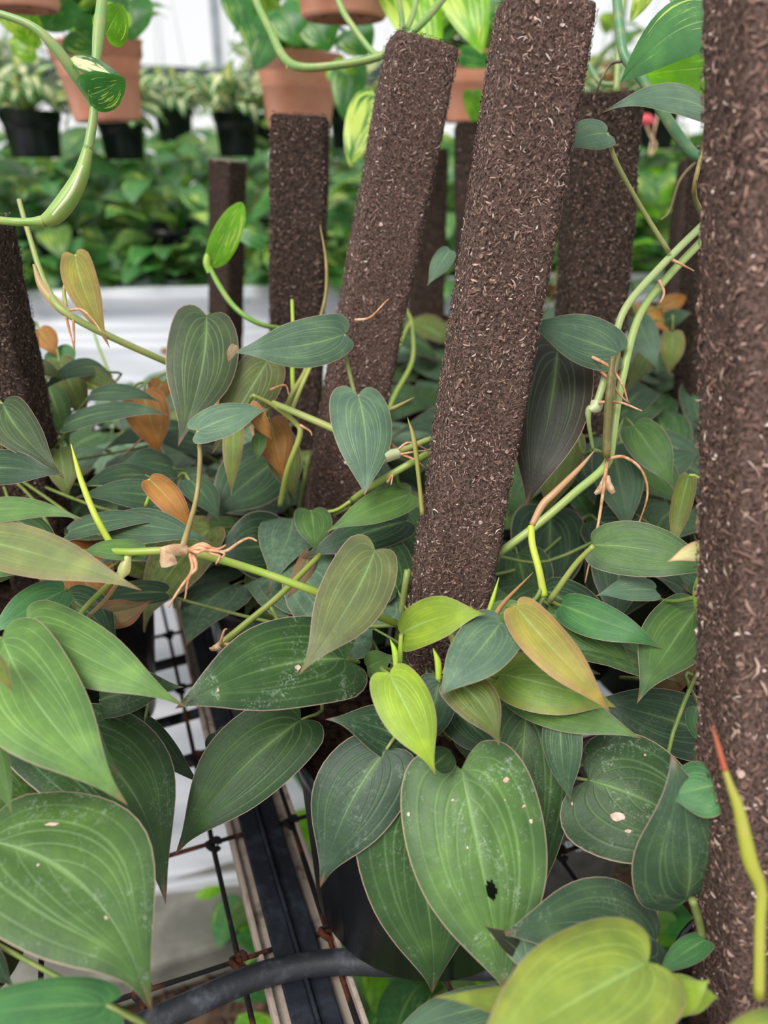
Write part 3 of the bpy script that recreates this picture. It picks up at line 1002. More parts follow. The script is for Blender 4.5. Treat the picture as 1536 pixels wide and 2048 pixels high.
vine('P13', [(1415, 1290, .52), (1392, 1195, .51), (1405, 1140, .50)], .0022, '#95aa52')
vine('P11', [(1450, 1540, .345), (1463, 1578, .345), (1478, 1620, .345), (1500, 1720, .345), (1522, 1780, .345), (1520, 1850, .345), (1518, 1995, .345)], [.0013, .0018, .0026, .0034, .0026, .0024, .0024], '#a0a23a')
vine('P11', [(1424, 1452, .345), (1436, 1490, .345), (1450, 1541, .345)], [.0003, .0010, .0014], '#b0503a', name='shoot_tip')
vine('P13', [(1385, 1800, .42), (1400, 1850, .43), (1412, 1930, .45)], .0022, '#6f7d42', anchor=False)

# aerial roots and papery sheaths
def root_(plant, pts, r=.0009, name='aerial_root', mat='root'):
    tube(name, [P(*p) for p in pts], [r * (1.3 - .8 * i / (len(pts) - 1)) for i in range(len(pts))], M[mat], PL[plant][0], None, 6, 5)


for pts in ([(380, 1105, .485), (385, 1140, .48), (365, 1170, .48), (345, 1200, .48), (337, 1215, .48)], [(385, 1105, .48), (393, 1135, .478), (378, 1155, .478), (370, 1198, .478)],
            [(378, 1100, .48), (405, 1088, .475), (430, 1100, .47), (452, 1102, .468), (478, 1085, .466), (498, 1076, .465), (514, 1082, .465)],
            [(380, 1102, .478), (402, 1096, .47), (425, 1108, .468), (440, 1112, .468), (432, 1128, .47)], [(378, 1098, .478), (395, 1105, .47), (412, 1100, .468), (448, 1106, .466), (440, 1120, .47)],
            [(384, 1100, .48), (398, 1090, .475), (416, 1094, .47), (436, 1098, .468), (452, 1090, .468)]):
    root_('P12', pts, .0011)
for pts in ([(1215, 916, .56), (1206, 985, .555), (1196, 1050, .55), (1182, 1110, .55), (1170, 1166, .55)], [(1216, 918, .558), (1248, 914, .55), (1283, 940, .55), (1295, 990, .55), (1273, 1060, .56)],
            [(1198, 805, .565), (1240, 805, .555), (1284, 822, .55)], [(1180, 712, .56), (1220, 735, .55), (1245, 770, .55), (1256, 805, .55)], [(1175, 720, .57), (1215, 755, .56), (1240, 790, .56), (1258, 806, .56)],
            [(1345, 520, .58), (1365, 530, .58), (1388, 542, .58)], [(1318, 560, .58), (1328, 585, .58), (1320, 607, .58)]):
    root_('P8', pts, .0011)
for pts in ([(132, 632, .59), (140, 665, .59), (148, 695, .59)], [(146, 636, .59), (148, 670, .59), (149, 700, .59)], [(140, 620, .585), (165, 620, .58), (190, 645, .58), (205, 668, .58)],
            [(600, 850, .6), (620, 862, .6), (624, 872, .6)], [(540, 780, .6), (570, 770, .6), (578, 790, .6)], [(795, 900, .575), (820, 885, .57), (865, 905, .585)], [(795, 905, .575), (830, 920, .57), (850, 935, .575)],
            [(798, 910, .575), (820, 905, .57), (860, 900, .58)], [(775, 965, .575), (785, 950, .57), (782, 970, .57)], [(710, 640, .585), (740, 635, .58), (770, 605, .58), (778, 598, .58)]):
    root_('P3', pts, .0009)
for pts in ([(440, 1290, .55), (448, 1262, .545), (455, 1258, .545)], [(450, 1288, .55), (468, 1290, .545), (474, 1298, .545)]):
    root_('P2', pts, .001)
root_('X8', [(500, 850, .8), (520, 900, .8), (560, 960, .8), (610, 1010, .8)], .0012)
for pts in ([(300, 860, .75), (270, 890, .74), (240, 915, .74)], [(300, 860, .75), (325, 900, .74), (340, 950, .74)], [(300, 860, .75), (298, 920, .75)]):
    root_('P5', pts, .0009)
root_('P12', [(258, 1615, .5), (242, 1660, .5), (243, 1700, .5), (236, 1775, .5)], .0009)


def blade(name, plant, pts, w, mat, color=None):
    """A narrow curled papery sheath: pts (px, py, d), width in px at each point."""
    Q = spline([[*P(*p)] for p in pts], 6)
    Wd = spline([[q * p[2] / F, 0] for q, p in zip(w, pts)], 6)[:, 0]
    T = np.gradient(Q, axis=0)
    T /= np.linalg.norm(T, axis=1)[:, None]
    S = np.cross(T, np.array(VIEW))
    S /= np.linalg.norm(S, axis=1)[:, None]
    Nn = np.cross(S, T)
    V, k = [], 7
    for i in range(len(Q)):
        for j in range(k):
            a = -1 + 2 * j / (k - 1)
            V.append(Q[i] + S[i] * a * Wd[i] / 2 + Nn[i] * (a * a) * Wd[i] * .35)
    Fc = [(i * k + j, i * k + j + 1, (i + 1) * k + j + 1, (i + 1) * k + j) for i in range(len(Q) - 1) for j in range(k - 1)]
    W0 = WORLD[PL[plant][0].name]
    inv = W0.inverted()
    return link(name, mesh(name, [inv @ Vector(v) for v in V], Fc, M[mat]), PL[plant][0], color, W0)


blade('sheath', 'P12', [(375, 1103, .482), (350, 1100, .478), (325, 1103, .478)], [22, 24, 20], 'dry')
blade('sheath', 'P12', [(322, 1095, .479), (330, 1115, .477), (336, 1134, .478)], [8, 30, 34], 'dry')
blade('sheath', 'P2', [(800, 905, .572), (760, 915, .568), (715, 925, .57), (688, 925, .572)], [20, 26, 20, 6], 'stem', lin('#a9b088'))
blade('sheath', 'P3', [(66, 528, .60), (80, 570, .595), (112, 608, .59), (140, 630, .59)], [4, 16, 22, 16], 'stem', lin('#b09468'))
blade('sheath', 'P2', [(440, 1292, .55), (425, 1298, .548), (418, 1296, .548)], [16, 10, 2], 'dry')
blade('sheath', 'P8', [(1215, 950, .558), (1212, 970, .556), (1190, 988, .556)], [14, 22, 6], 'dry')
blade('sheath', 'P8', [(1215, 960, .556), (1222, 975, .555), (1228, 986, .555)], [10, 14, 10], 'dry')
blade('sheath', 'P12', [(255, 1110, .49), (245, 1140, .488), (240, 1158, .488)], [14, 26, 8], 'stem', lin('#b9bd76'))
blade('sheath', 'P8', [(1196, 800, .566), (1194, 812, .566), (1180, 820, .566)], [22, 26, 8], 'stem', lin('#bfc8a0'))

# ------------------------------------------------------------------ leaves, one line each
X = leaf
LF = {}
# centre plant
LF['big'] = X('P1', 922, 1538, 0.468, 1012, 1985, 0.430, 288, 'M', 5, nt=90, ns=26, hole=(-.035, .56, .036, .042), dust=1.0, shape='heart', bend=.05, dome=.22, fold=.05, curl=.03, wave=.015, pet=False)
X('P1', 800, 1600, 0.474, 868, 2000, 0.478, 245, 'D', 5, dust=.5, bend=.05, dome=.2, pet=False, sway=-.04)
X('P1', 1054, 1416, 0.518, 1060, 1842, 0.498, 205, 'D', 5, dust=.5, shape='heart', bend=.06, dome=.2, pet=False, sway=.04)
X('P1', 772, 1500, 0.483, 645, 1772, 0.468, 180, 'Q', 10, dust=.5, bend=.06, dome=.15, curl=-.05, sway=.06)
X('P1', 778, 1348, 0.458, 872, 1548, 0.433, 112, 'L', 10, shape='mic', bend=.06, dome=.2, sway=.0)
X('P1', 835, 1500, 0.498, 655, 1436, 0.483, 105, 'Q', 20, dust=.4, bend=.08, sway=.05)
X('P1', 878, 1365, 0.513, 855, 1492, 0.508, 90, 'Q', 10, dust=.2, shape='heart')
X('P1', 868, 1530, 0.458, 905, 1500, 0.478, 60, 'D', 10, pet=False)
X('P1', 802, 1268, .505, 968, 1225, .475, 95, 'L', 25, shape='lance', bend=.06, sway=-.04, dome=.1)
X('P1', 1000, 1247, .48, 878, 1388, .45, 118, 'K', 25, shape='heart', dust=.4, bend=.08, curl=.05, dome=.1, sway=-.06)
X('P1', 910, 1362, 0.468, 1000, 1490, 0.448, 92, 'U', 15, dust=.2, sway=-.08)
X('P1', 1032, 1213, .475, 1224, 1422, .435, 92, 'R', 15, shape='lance', bend=.06, sway=.03, dome=.15)
X('P1', 1003, 1348, .500, 1235, 1412, .474, 118, 'N', 15, shape='lance', dust=.3, bend=.05, fold=.0)
X('P1', 1020, 1372, .525, 1282, 1472, 0.458, 100, 'G', 15, shape='lance', bend=.06, sway=.03)
X('P1', 958, 1360, .52, 1020, 1300, .51, 62, 'L', 10, shape='heart')
X('P1', 1088, 1292, .50, 1015, 1272, .49, 34, 'O', -20, shape='lance')
X('P1', 1095, 1225, .55, 1278, 1345, .52, 98, 'M', 20, shape='lance', bend=.08)
X('P1', 1122, 1425, 0.488, 1138, 1600, 0.478, 78, 'T', -25, shape='lance', dust=.3)
X('P1', 1000, 1180, .60, 930, 1240, .56, 60, 'G', 15)
X('P1', 980, 1235, .56, 1060, 1205, .55, 50, 'G', 10)
X('P1', 735, 1335, .545, 790, 1310, .53, 55, 'G', 10)
X('P1', 905, 1420, 0.528, 1010, 1520, 0.508, 95, 'Q', 15)
X('P1', 955, 1440, 0.528, 948, 1540, 0.518, 90, 'D', 15)
# right side
X('P13', 1125, 1210, .54, 1324, 1288, .50, 78, 'W', 20, shape='lance', bend=.10, curl=.12, sway=.04)
X('P13', 1398, 1212, .53, 1274, 1400, .49, 132, 'M', 15, bend=.05, dust=.1)
X('P13', 1185, 1090, .545, 1440, 1145, .51, 112, 'M', 15, shape='lance', dust=.05, bend=.04, sway=-.05, via=[(1150, 1130, .55), (1100, 1200, .55)])
LF['right'] = X('P13', 1176, 1560, .495, 1440, 1690, .47, 255, 'D', 10, shape='heart', dust=1.0, bend=.03, dome=.15, sway=-.05, fold=.05)
X('P13', 1372, 1798, .452, 1350, 1520, .43, 205, 'T', 20, pet=False, dust=.4, bend=.12, dome=.35, shape='heart')
X('P13', 1430, 1570, .425, 1336, 1598, .43, 110, 'W', 15, dust=.3, dome=.3)
X('P13', 1312, 1882, .47, 1012, 1865, .42, 185, 'T', 12, dust=.6, shape='heart', bend=.08, sway=.05)
X('P13', 1040, 1905, .432, 970, 1852, .42, 36, 'V', 10, shape='lance', pet=False)
X('P13', 1040, 1850, .44, 1060, 1960, .42, 90, 'K', 10, pet=False)
X('P13', 1415, 1465, .56, 1180, 1400, .56, 125, 'Q', 15, shape='heart', dust=.3)
X('P13', 1400, 1415, .53, 1420, 1500, .53, 70, 'W', 10)
X('P13', 1290, 1360, .60, 1400, 1330, .58, 80, 'S', -20, back=False)
X('P13', 1090, 1180, .60, 1250, 1290, .56, 90, 'Q', 20)
X('P13', 1310, 1180, .54, 1190, 1190, .53, 50, 'K', 30, dust=.1)
X('P13', 1440, 1095, .44, 1335, 1122, .435, 42, 'C', 20, shape='lance', pet=False)
X('P13', 1378, 950, .57, 1345, 1105, .55, 42, 'B', 10, shape='lance', dome=.4, via=[(1395, 955, .57), (1425, 985, .58)], pc='#a6bf4c')
X('P8', 1268, 852, .66, 1348, 978, .63, 80, 'M', 15)
X('P8', 1226, 897, .68, 1256, 1072, .65, 96, 'T', 10, dust=.1)
X('P8', 1135, 868, .70, 1092, 1035, .68, 85, 'U', 8)
X('P8', 1115, 702, .60, 1052, 1008, .57, 158, 'V', 4, shape='heart', bend=.04, dome=.15, dust=.05, sway=-.03)
X('P8', 1238, 706, .565, 1045, 642, .55, 98, 'K', 15, shape='mic', bend=.05, dust=.25, via=[(1228, 760, .56), (1214, 900, .558)], pc='#6a6436', pr=.002)
X('P8', 1035, 1108, .65, 1062, 1240, .62, 118, 'D', 10, shape='heart')
X('P8', 1100, 1030, .70, 1090, 1220, .66, 150, 'Q', 10, shape='heart')
X('P8', 1240, 1080, .64, 1230, 1260, .60, 110, 'Q', 5)
X('P8', 1195, 1040, .68, 1380, 1180, .62, 110, 'Q', 20)
X('P8', 1150, 900, .74, 1190, 1010, .72, 90, 'Q', 15)
X('P8', 1290, 925, .72, 1360, 1010, .70, 80, 'M', 25)
X('P8', 1270, 920, .78, 1330, 860, .78, 50, 'Q', 20)
X('P9', 1275, 636, .86, 1316, 742, .84, 56, 'K', 10)
X('P9', 1345, 665, .9, 1338, 750, .9, 48, 'B', 8)
X('P9', 1300, 700, .92, 1250, 790, .9, 40, 'U', 8)
X('P9', 1325, 615, .95, 1380, 590, .95, 36, 'O', 10)
X('P9', 1330, 640, .94, 1385, 625, .92, 34, 'T', 15)
X('P10', 1300, 880, .8, 1420, 930, .78, 60, 'T', 35)
X('P10', 1310, 940, .78, 1400, 905, .78, 60, 'T', 35)
# top right
X('P8', 1418, 221, .54, 1216, 207, .51, 60, 'K', 45, shape='mic', bend=.10, dust=.1, curl=.1, via=[(1408, 290, .545), (1388, 380, .55), (1402, 425, .60)], pc='#8b7a46', pr=.0018)
X('P8', 1213, 266, .55, 1118, 292, .535, 62, 'K', 30, shape='heart', dust=.1, via=[(1235, 330, .555), (1285, 420, .57), (1338, 505, .58)], pc='#8f9458', pr=.0018)
X('P8', 1440, 505, .66, 1420, 520, .66, 8, 'O', 10, pet=False)
X('P8', 900, 500, .68, 855, 570, .67, 40, 'K', 10, pet=False, shape='lance')
# second pole plants
X('P2', 750, 1100, .50, 597, 1346, .455, 140, 'I', 8, shape='mic', dust=.2, bend=.05, sway=-.05, dome=.15, pet=False)
LF['wide'] = X('P2', 690, 1318, .52, 352, 1414, .465, 190, 'D', 10, shape='heart', dust=1.0, bend=.05, sway=.06, dome=.12)
X('P2', 602, 1440, .545, 346, 1712, .51, 168, 'D', 8, shape='mic', dust=.2, sway=.05, bend=.05)
X('P2', 590, 1270, .64, 470, 1260, .61, 90, 'Q', 20, dust=.2)
X('P2', 680, 1215, .62, 560, 1260, .60, 110, 'Q', 15, shape='heart', dust=.3)
X('P2', 742, 1286, .62, 700, 1200, .62, 92, 'W', 15, shape='heart', via=[(750, 1310, .62), (756, 1340, .63)])
X('P2', 560, 1092, .68, 432, 1100, .66, 140, 'Q', 10, shape='heart', dust=.3)
X('P2', 622, 1022, .63, 629, 1100, .61, 76, 'M', 10, shape='heart', pc='#9cb44c')
X('P2', 820, 988, .60, 652, 1062, .57, 68, 'G', 15, dust=.1, shape='mic')
X('P2', 812, 1042, .64, 600, 1115, .61, 78, 'Q', 15, dust=.1)
X('P2', 620, 1108, .62, 572, 1205, .60, 38, 'S', -10, pet=False)
X('P2', 716, 790, .59, 729, 992, .56, 122, 'K', 8, shape='heart', dust=.15, bend=.08, curl=-.02, dome=.25, via=[(735, 835, .60), (762, 870, .595), (790, 898, .585)], pc='#b07a58', pr=.0019, sway=-.03)
LF['grey'] = X('P3', 690, 668, .60, 458, 700, .57, 98, 'K', 15, shape='mic', dust=.3, bend=.10, sway=-.07, curl=.08, via=[(692, 715, .605), (710, 790, .605), (735, 900, .60), (748, 962, .59)], pc='#6f7a3e', pr=.0018)
X('P3', 470, 690, .575, 456, 725, .575, 18, 'S', 10, shape='lance', pet=False)
X('P3', 413, 632, .62, 356, 888, .585, 142, 'H', 5, shape='mic', dust=.05, bend=.05, dome=.2, sway=-.05)
X('P3', 535, 722, .63, 424, 905, .61, 102, 'I', 5, shape='mic', bend=.05, dome=.2)
X('P3', 396, 861, .55, 535, 815, .56, 66, 'K', 40, shape='heart', dust=.2, bend=.05, via=[(400, 920, .552), (392, 1000, .55), (366, 1092, .49)], pc='#9a8a58', pr=.0018)
X('P3', 500, 808, .56, 545, 882, .565, 34, 'O', -10, shape='lance', pet=False)
X('P3', 470, 830, .62, 462, 990, .60, 42, 'B', 8, shape='lance')
X('P3', 520, 870, .64, 515, 925, .63, 30, 'G', 8)
X('P3', 540, 840, .66, 565, 960, .65, 75, 'O', 5)
X('P3', 560, 870, .66, 590, 1000, .66, 70, 'U', -5)
X('P3', 150, 510, .62, 220, 692, .60, 66, 'R', 8, shape='mic', via=[(165, 535, .62), (130, 570, .61), (132, 618, .595)], pc='#a9b05a', sway=.05)
X('X8', 560, 915, .74, 408, 1042, .70, 130, 'T', 15, shape='mic', dust=.2)
X('X8', 400, 890, .8, 300, 880, .76, 50, 'T', 40, dust=.1)
X('X8', 470, 880, .82, 420, 870, .8, 60, 'T', 40)
# left side
X('P5', 6, 808, .58, 126, 950, .55, 88, 'H', 12, shape='mic', sway=.06)
X('P5', -40, 935, .56, 127, 948, .54, 74, 'Q', 15, shape='mic')
X('P5', 215, 742, .76, 80, 775, .70, 40, 'T', 35, shape='lance', bend=.2, curl=.15)
X('P5', 150, 735, .74, 262, 800, .72, 36, 'U', 30, shape='lance')
X('P5', 130, 850, .68, 335, 822, .64, 42, 'T', 45, shape='lance', bend=.08, dust=.1)
X('P5', 180, 790, .70, 320, 800, .68, 36, 'T', 45, shape='lance')
X('P5', 286, 790, .74, 318, 905, .73, 88, 'O', 5, shape='heart')
X('P5', 325, 765, .78, 300, 800, .78, 46, 'O', 5)
X('P5', 78, 660, .78, 112, 712, .77, 48, 'O', 10, shape='heart')
X('P5', 110, 700, .78, 145, 745, .77, 60, 'W', 10)
X('P5', 120, 725, .76, 172, 840, .76, 66, 'U', 5, shape='heart')
X('P5', 168, 745, .78, 215, 790, .77, 44, 'L', 10)
X('P5', 70, 725, .72, 130, 760, .70, 30, 'U', 10, shape='lance')
X('P5', 95, 770, .75, 140, 900, .74, 55, 'M', 5)
X('P5', 120, 900, .70, 135, 1000, .69, 60, 'U', 5)
X('P5', 360, 740 + 115, .80, 200, 900, .76, 40, 'T', 40)
X('P5', 340, 1000, .62, 150, 990, .58, 62, 'T', 40, dust=.2)
X('P5', 290, 950, .66, 165, 970, .62, 52, 'T', 40, dust=.1)
X('P5', 298, 958, .58, 392, 1070, .57, 56, 'O', 10, shape='lance', bend=.15, via=[(302, 980, .58), (292, 1012, .585)], pc='#a6c04c')
X('P5', 225, 1050, .555, 420, 1080, .53, 74, 'T', 30, shape='mic', dust=.1)
X('P5', 140, 1062, .56, 330, 1040, .54, 46, 'T', 40, shape='mic')
X('P5', 250, 1000, .62, 400, 1020, .6, 60, 'Q', 35)
X('P5', 345, 935, .70, 240, 925, .66, 56, 'T', 40, dust=.1)
X('P5', 380, 960, .68, 440, 1040, .66, 60, 'T', 30)
X('P5', 30, 1040, .58, 130, 1110, .56, 60, 'D', 20)
X('P12', -60, 1030, .50, 158, 1030, .47, 54, 'G', 35, shape='lance', dust=.05)
X('P12', -60, 1075, .48, 274, 1172, .44, 102, 'J', 15, shape='lance', bend=.05, dust=.05)
X('P12', 287, 1104, .50, 158, 1104, .49, 44, 'G', 40, shape='lance')
X('P12', -50, 1130, .52, 130, 1130, .50, 70, 'G', 30)
X('P12', 127, 1182, .52, -30, 1270, .49, 76, 'W', 15, dust=.1)
X('P12', -40, 1150, .53, 60, 1140, .52, 50, 'G', 20)
X('P12', 200, 1228, .60, 305, 1202, .585, 62, 'S', -30, fold=.3)
X('P12', 330, 1185, .62, 180, 1205, .61, 50, 'Q', 40)
X('P12', 130, 1190, .60, 240, 1290, .58, 90, 'Q', 20)
X('P12', 4, 1276, .45, 254, 1600, .40, 200, 'G', 10, shape='mic', bend=.06, dust=.15, sway=.06, dome=.15)
X('P12', 55, 1240, .485, 372, 1407, .44, 130, 'G', 15, shape='mic', bend=.06, sway=.04, dust=.05)
X('P12', -30, 1400, .47, 238, 1545, .44, 150, 'W', 15, shape='mic', sway=-.06)
X('P12', 200, 1400, .54, 362, 1372, .51, 92, 'D', 20, dust=.7, shape='lance')
X('P12', 95, 1455, .52, 333, 1795, .47, 235, 'D', 10, shape='mic', dust=.4, sway=-.12, curl=.1)
X('P12', 290, 1445, .56, 400, 1570, .55, 46, 'Q', -20, shape='lance')
X('P12', 430, 1465, .60, 470, 1530, .59, 60, 'Q', -10, shape='lance', pet=False)
LF['left'] = X('P12', -30, 1680, .42, 303, 2022, .375, 330, 'M', 8, shape='mic', dust=.6, sway=-.12, dome=.12, bend=.04)
X('P12', -40, 1460, .42, 24, 1622, .40, 60, 'G', 10, shape='lance')
X('P12', -30, 1310, .42, 27, 1384, .40, 40, 'B', 10, shape='lance', pet=False)
X('P12', 212, 2010, .36, -170, 2060, .32, 120, 'W', 25, shape='heart', dome=.3)
X('P12', -60, 1900, .42, 30, 1975, .40, 60, 'Q', 10)
# nearest, out of focus
X('P11', 1296, 1925, .36, 930, 2140, .315, 250, 'Y', 12, quilt=.03, shape='heart', bend=.06, dome=.2, fold=.0, pet=False)
X('P11', 1120, 2030, .40, 878, 1990, .36, 64, 'Y', 15, shape='lance', pet=False)
X('P11', 1600, 2070, .31, 1380, 2200, .28, 150, 'Y', 12, shape='heart', dome=.25, pet=False)
X('P11', 1330, 2010, .37, 1420, 1960, .36, 60, 'L', -10, shape='lance', fold=.3, pet=False)
X('P11', 1330, 1985, .38, 1440, 1995, .38, 70, 'L', 10, pet=False)
X('P11', 1410, 1880, .43, 1310, 1955, .42, 50, 'W', 20, pet=False)
X('P11', 1010, 2010, .44, 770, 2080, .41, 90, 'K', 25, shape='heart', dome=.25, pet=False)
X('P11', 960, 1975, .47, 1000, 2030, .45, 70, 'K', 20, pet=False)

# dry scars lying on the blades
from mathutils.bvhtree import BVHTree


def scar(lf, px, py, s, k=.5, rot=0, mat='scar'):
    bv = BVHTree.FromPolygons([v.co.copy() for v in lf.data.vertices], [tuple(p.vertices) for p in lf.data.polygons])
    Wl = WORLD[lf.name]
    inv = Wl.inverted()
    c0 = inv @ Vector((0, 0, ZC))
    dr = (inv @ P(px, py, 1)) - c0
    hit, nr, _, dist = bv.ray_cast(c0, dr)
    if hit is None:
        return
    d = (Wl @ hit - Vector((0, 0, ZC))).dot(VIEW)
    rng = random.Random(px)
    V, N_ = [], 12
    for j in range(N_ + 1):
        a = 0 if j == N_ else 6.2832 * j / N_
        q = 0 if j == N_ else s * rng.uniform(.7, 1.2)
        u, v = math.cos(a) * q * k, math.sin(a) * q
        u, v = u * math.cos(rot) - v * math.sin(rot), u * math.sin(rot) + v * math.cos(rot)
        h2 = bv.ray_cast(c0, (inv @ P(px + u, py + v, 1)) - c0)[0]
        V.append((h2 or hit) - dr.normalized() * .0004)
    Fc = [(N_, j, (j + 1) % N_) for j in range(N_)]
    link('leaf_scar', mesh('leaf_scar', V, Fc, M[mat]), lf, None, Wl)


for lf, lst in ((LF['big'], ((1012, 1560, 7, .8, .3), (1048, 1612, 5, .6, .9), (1062, 1642, 5, .8, 0), (817, 1628, 5, .6, 0), (935, 1695, 3, .6, 0), (905, 1600, 3, .6, 1), (1010, 1600, 2, .6, 0))),
                (LF['right'], ((1236, 1634, 14, .7, 1.9), (1256, 1662, 6, .7, 1.5), (1144, 1607, 4, .6, 0), (1290, 1510, 3, .8, 0))),
                (LF['left'], ((105, 1648, 14, .25, 1.5), (76, 1730, 4, .5, 1), (212, 1836, 4, 1, 0))),
                (LF['wide'], ((595, 1335, 6, 1, 0), (436, 1380, 4, .6, 0), (480, 1462, 3, 1, 0))),
                (LF['grey'], ((579, 636, 7, .9, .6), (572, 640, 4, .9, .6)))):
    for q in lst:
        scar(lf, *q)
# ------------------------------------------------------------------ pothos vines and terracotta pots
def pothos_thing(key, name, label, cat, loc, group=None):
    PL[key] = (thing(name, label, cat, loc, group), [Vector(loc)])
    return PL[key][0]


def hang_pot(key, label, px, ytop, ybot, wtop, d, taper=.74, nleaf=26, mat='terra', shape='pot', lmat='pothos', cols='PPE', Ll=(.06, .09), group=None, name='hanging_pothos', lean=0, hang=True, spread=1.0, seed=0, up_only=False):
    T, B = P(px, ytop, d), P(px, ybot, d)
    R = wtop * d / F / 2
    h = (T.z - B.z) * .98
    c = Vector((T.x, T.y, T.z - h))
    t = pothos_thing(key, name, label, 'hanging plant', c, group)
    Mx = Matrix.Translation(c) @ Matrix.Rotation(math.radians(lean), 4, 'Y')
    r0 = R * taper
    lathe('pot', [(0, .003), (r0 * .5, .0035), (r0 * .55, 0), (r0 * .94, 0), (r0, .005), (r0 + (R * .93 - r0) * .8, h * .76), (R * .95, h * .77), (R * .955, h * .80), (R * .985, h * .805), (R, h * .97), (R * 1.03, h * .975), (R * 1.03, h), (R * .97, h), (R * .94, h * .8), (r0 * .9, .01), (0, .008)], M[mat], t, 40, Mx)
    if mat == 'terra':
        lathe('pot_underside', [(0, .0022), (r0 * .5, .0026), (r0 * .56, -.0008), (r0 * .90, -.0008), (r0 * .9, .002)], M['terrad'], t, 32, Mx)
        for q in range(5):
            a = q * 1.2566 + .3
            lathe('drain_hole', [(0, -.0012), (R * .055, -.0012), (R * .06, .001)], M['soil'], t, 10, Mx @ Matrix.Translation((r0 * .72 * math.cos(a), r0 * .72 * math.sin(a), 0)))
    lathe('soil', [(0, h * .9), (R * .9, h * .88)], M['soil'], t, 24, Mx)
    rng = random.Random(seed or int(px + ytop))
    if hang:
        zt = 2.05
        for q in range(3):
            a = q * 2.0944 + .5
            tube('hanger', [Mx @ Vector((R * math.cos(a), R * math.sin(a), h * .97)), Vector((c.x, c.y, max(c.z + h + .30, zt) - .02))], .0011, M['cord'], t, None, 5, 1, False)
    ct = Mx @ Vector((0, 0, h))
    for i in range(nleaf):
        a = rng.uniform(0, 6.283)
        q = rng.uniform(.1, 1.0) * R * spread
        B_ = ct + Vector((q * math.cos(a), q * math.sin(a), rng.uniform(.01, .09)))
        dr = Vector((math.cos(a) + rng.uniform(-.4, .4), math.sin(a) + rng.uniform(-.4, .4), rng.uniform(-.9, .8)))
        wleaf(key, B_, dr, (math.cos(a) * .5, math.sin(a) * .5 - .3, .9), rng.uniform(*Ll), rng.choice(cols), shape, lmat, rng.randrange(6), rng.uniform(0, .8), ct + Vector((0, 0, -.01)), rng=rng)
    return t, ct


hang_pot('H1', 'terracotta hanging pot of pothos, whole pot in view, behind the big bent pothos vine', 196, 84, 243, 182, 1.30, .74, 34, lean=-3)
hang_pot('H2', 'terracotta hanging pot of pothos whose base sits just above the upright coir pole', 592, 108, 262, 178, 1.36, .72, 34, lean=2)
hang_pot('H3', 'terracotta hanging pot seen from below at the top edge, with a dirty underside', 686, -70, 34, 205, 1.02, .86, 22)
hang_pot('H4', 'terracotta hanging pot cut off by the top corner of the picture, dark drain holes showing', 32, -60, 16, 170, 1.0, .86, 18)
hang_pot('H5', 'terracotta hanging pot between the two leaning coir poles, glowing lime leaves above it', 945, 108, 246, 150, 1.42, .74, 26, cols='EEPE', spread=1.2)
hang_pot('H6', 'small faded red-brown pot far off beside the bright sky, above the upright pole', 1236, 118, 200, 70, 2.3, .8, 8, cols='P')

# pipe that carries the hangers, above the picture
o = tube('hanging_rail', [(-4, 1.35, 2.05), (4, 1.35, 2.05)], .016, M['metal'], None, None, 12, 1, False)
tag(o, 'galvanised pipe above the picture that carries the terracotta hanging pots', 'pipe')
o = tube('hanging_rail', [(-4, 2.3, 2.05), (4, 2.3, 2.05)], .016, M['metal'], None, None, 12, 1, False)
tag(o, 'galvanised pipe above the picture that carries the black hanging pots', 'pipe')


def pv(key, pts, r, col='#6f9a4c', name='vine'):
    t = PL[key][0]
    return tube(name, [P(*p) for p in pts], r, M['stem'], t, lin(col), 12, 8)


# the big bent vine in the corner
t = pothos_thing('V1', 'trailing_pothos', 'thick pale green pothos vine with a bent elbow and one half-white leaf', 'vine', P(205, -60, .56))
pv('V1', [(206, -70, .55), (204, 0, .54), (198, 60, .535), (193, 120, .53), (189, 190, .53), (186, 240, .53), (176, 300, .53)], [.0036, .0036, .0042, .0032, .0028, .0030, .0034], '#7d9f58')
pv('V1', [(176, 298, .53), (162, 350, .53), (138, 395, .53), (112, 428, .53), (88, 443, .53)], [.0034, .0052, .0064, .0062, .0040], '#83a54e')
pv('V1', [(90, 442, .53), (60, 444, .53), (20, 443, .53), (-60, 434, .54)], [.0040, .0028, .0027, .0027], '#83a54e')
blade('sheath', 'V1', [(165, 330, .522), (140, 385, .52), (105, 430, .52)], [5, 9, 5], 'stem', lin('#c3cb9c'))
pv('V1', [(185, 215, .53), (176, 190, .525), (150, 150, .515), (110, 95, .505), (60, 50, .50), (-40, 15, .50)], [.0022, .0030, .0036, .0034, .0026, .0022], '#7fa05c')
leaf('V1', 178, 190, .515, 248, 158, .50, 78, 'P', -15, 'pothos', pet=False, dust=.2, shape='pot', dome=.2)
leaf('V1', 140, 118, .512, 243, 160, .50, 34, 'W', 10, 'cream', pet=False, shape='oval')
leaf('V1', 212, 68, .57, 245, 10, .56, 70, 'E', 10, 'pothos', pet=False, shape='pot')
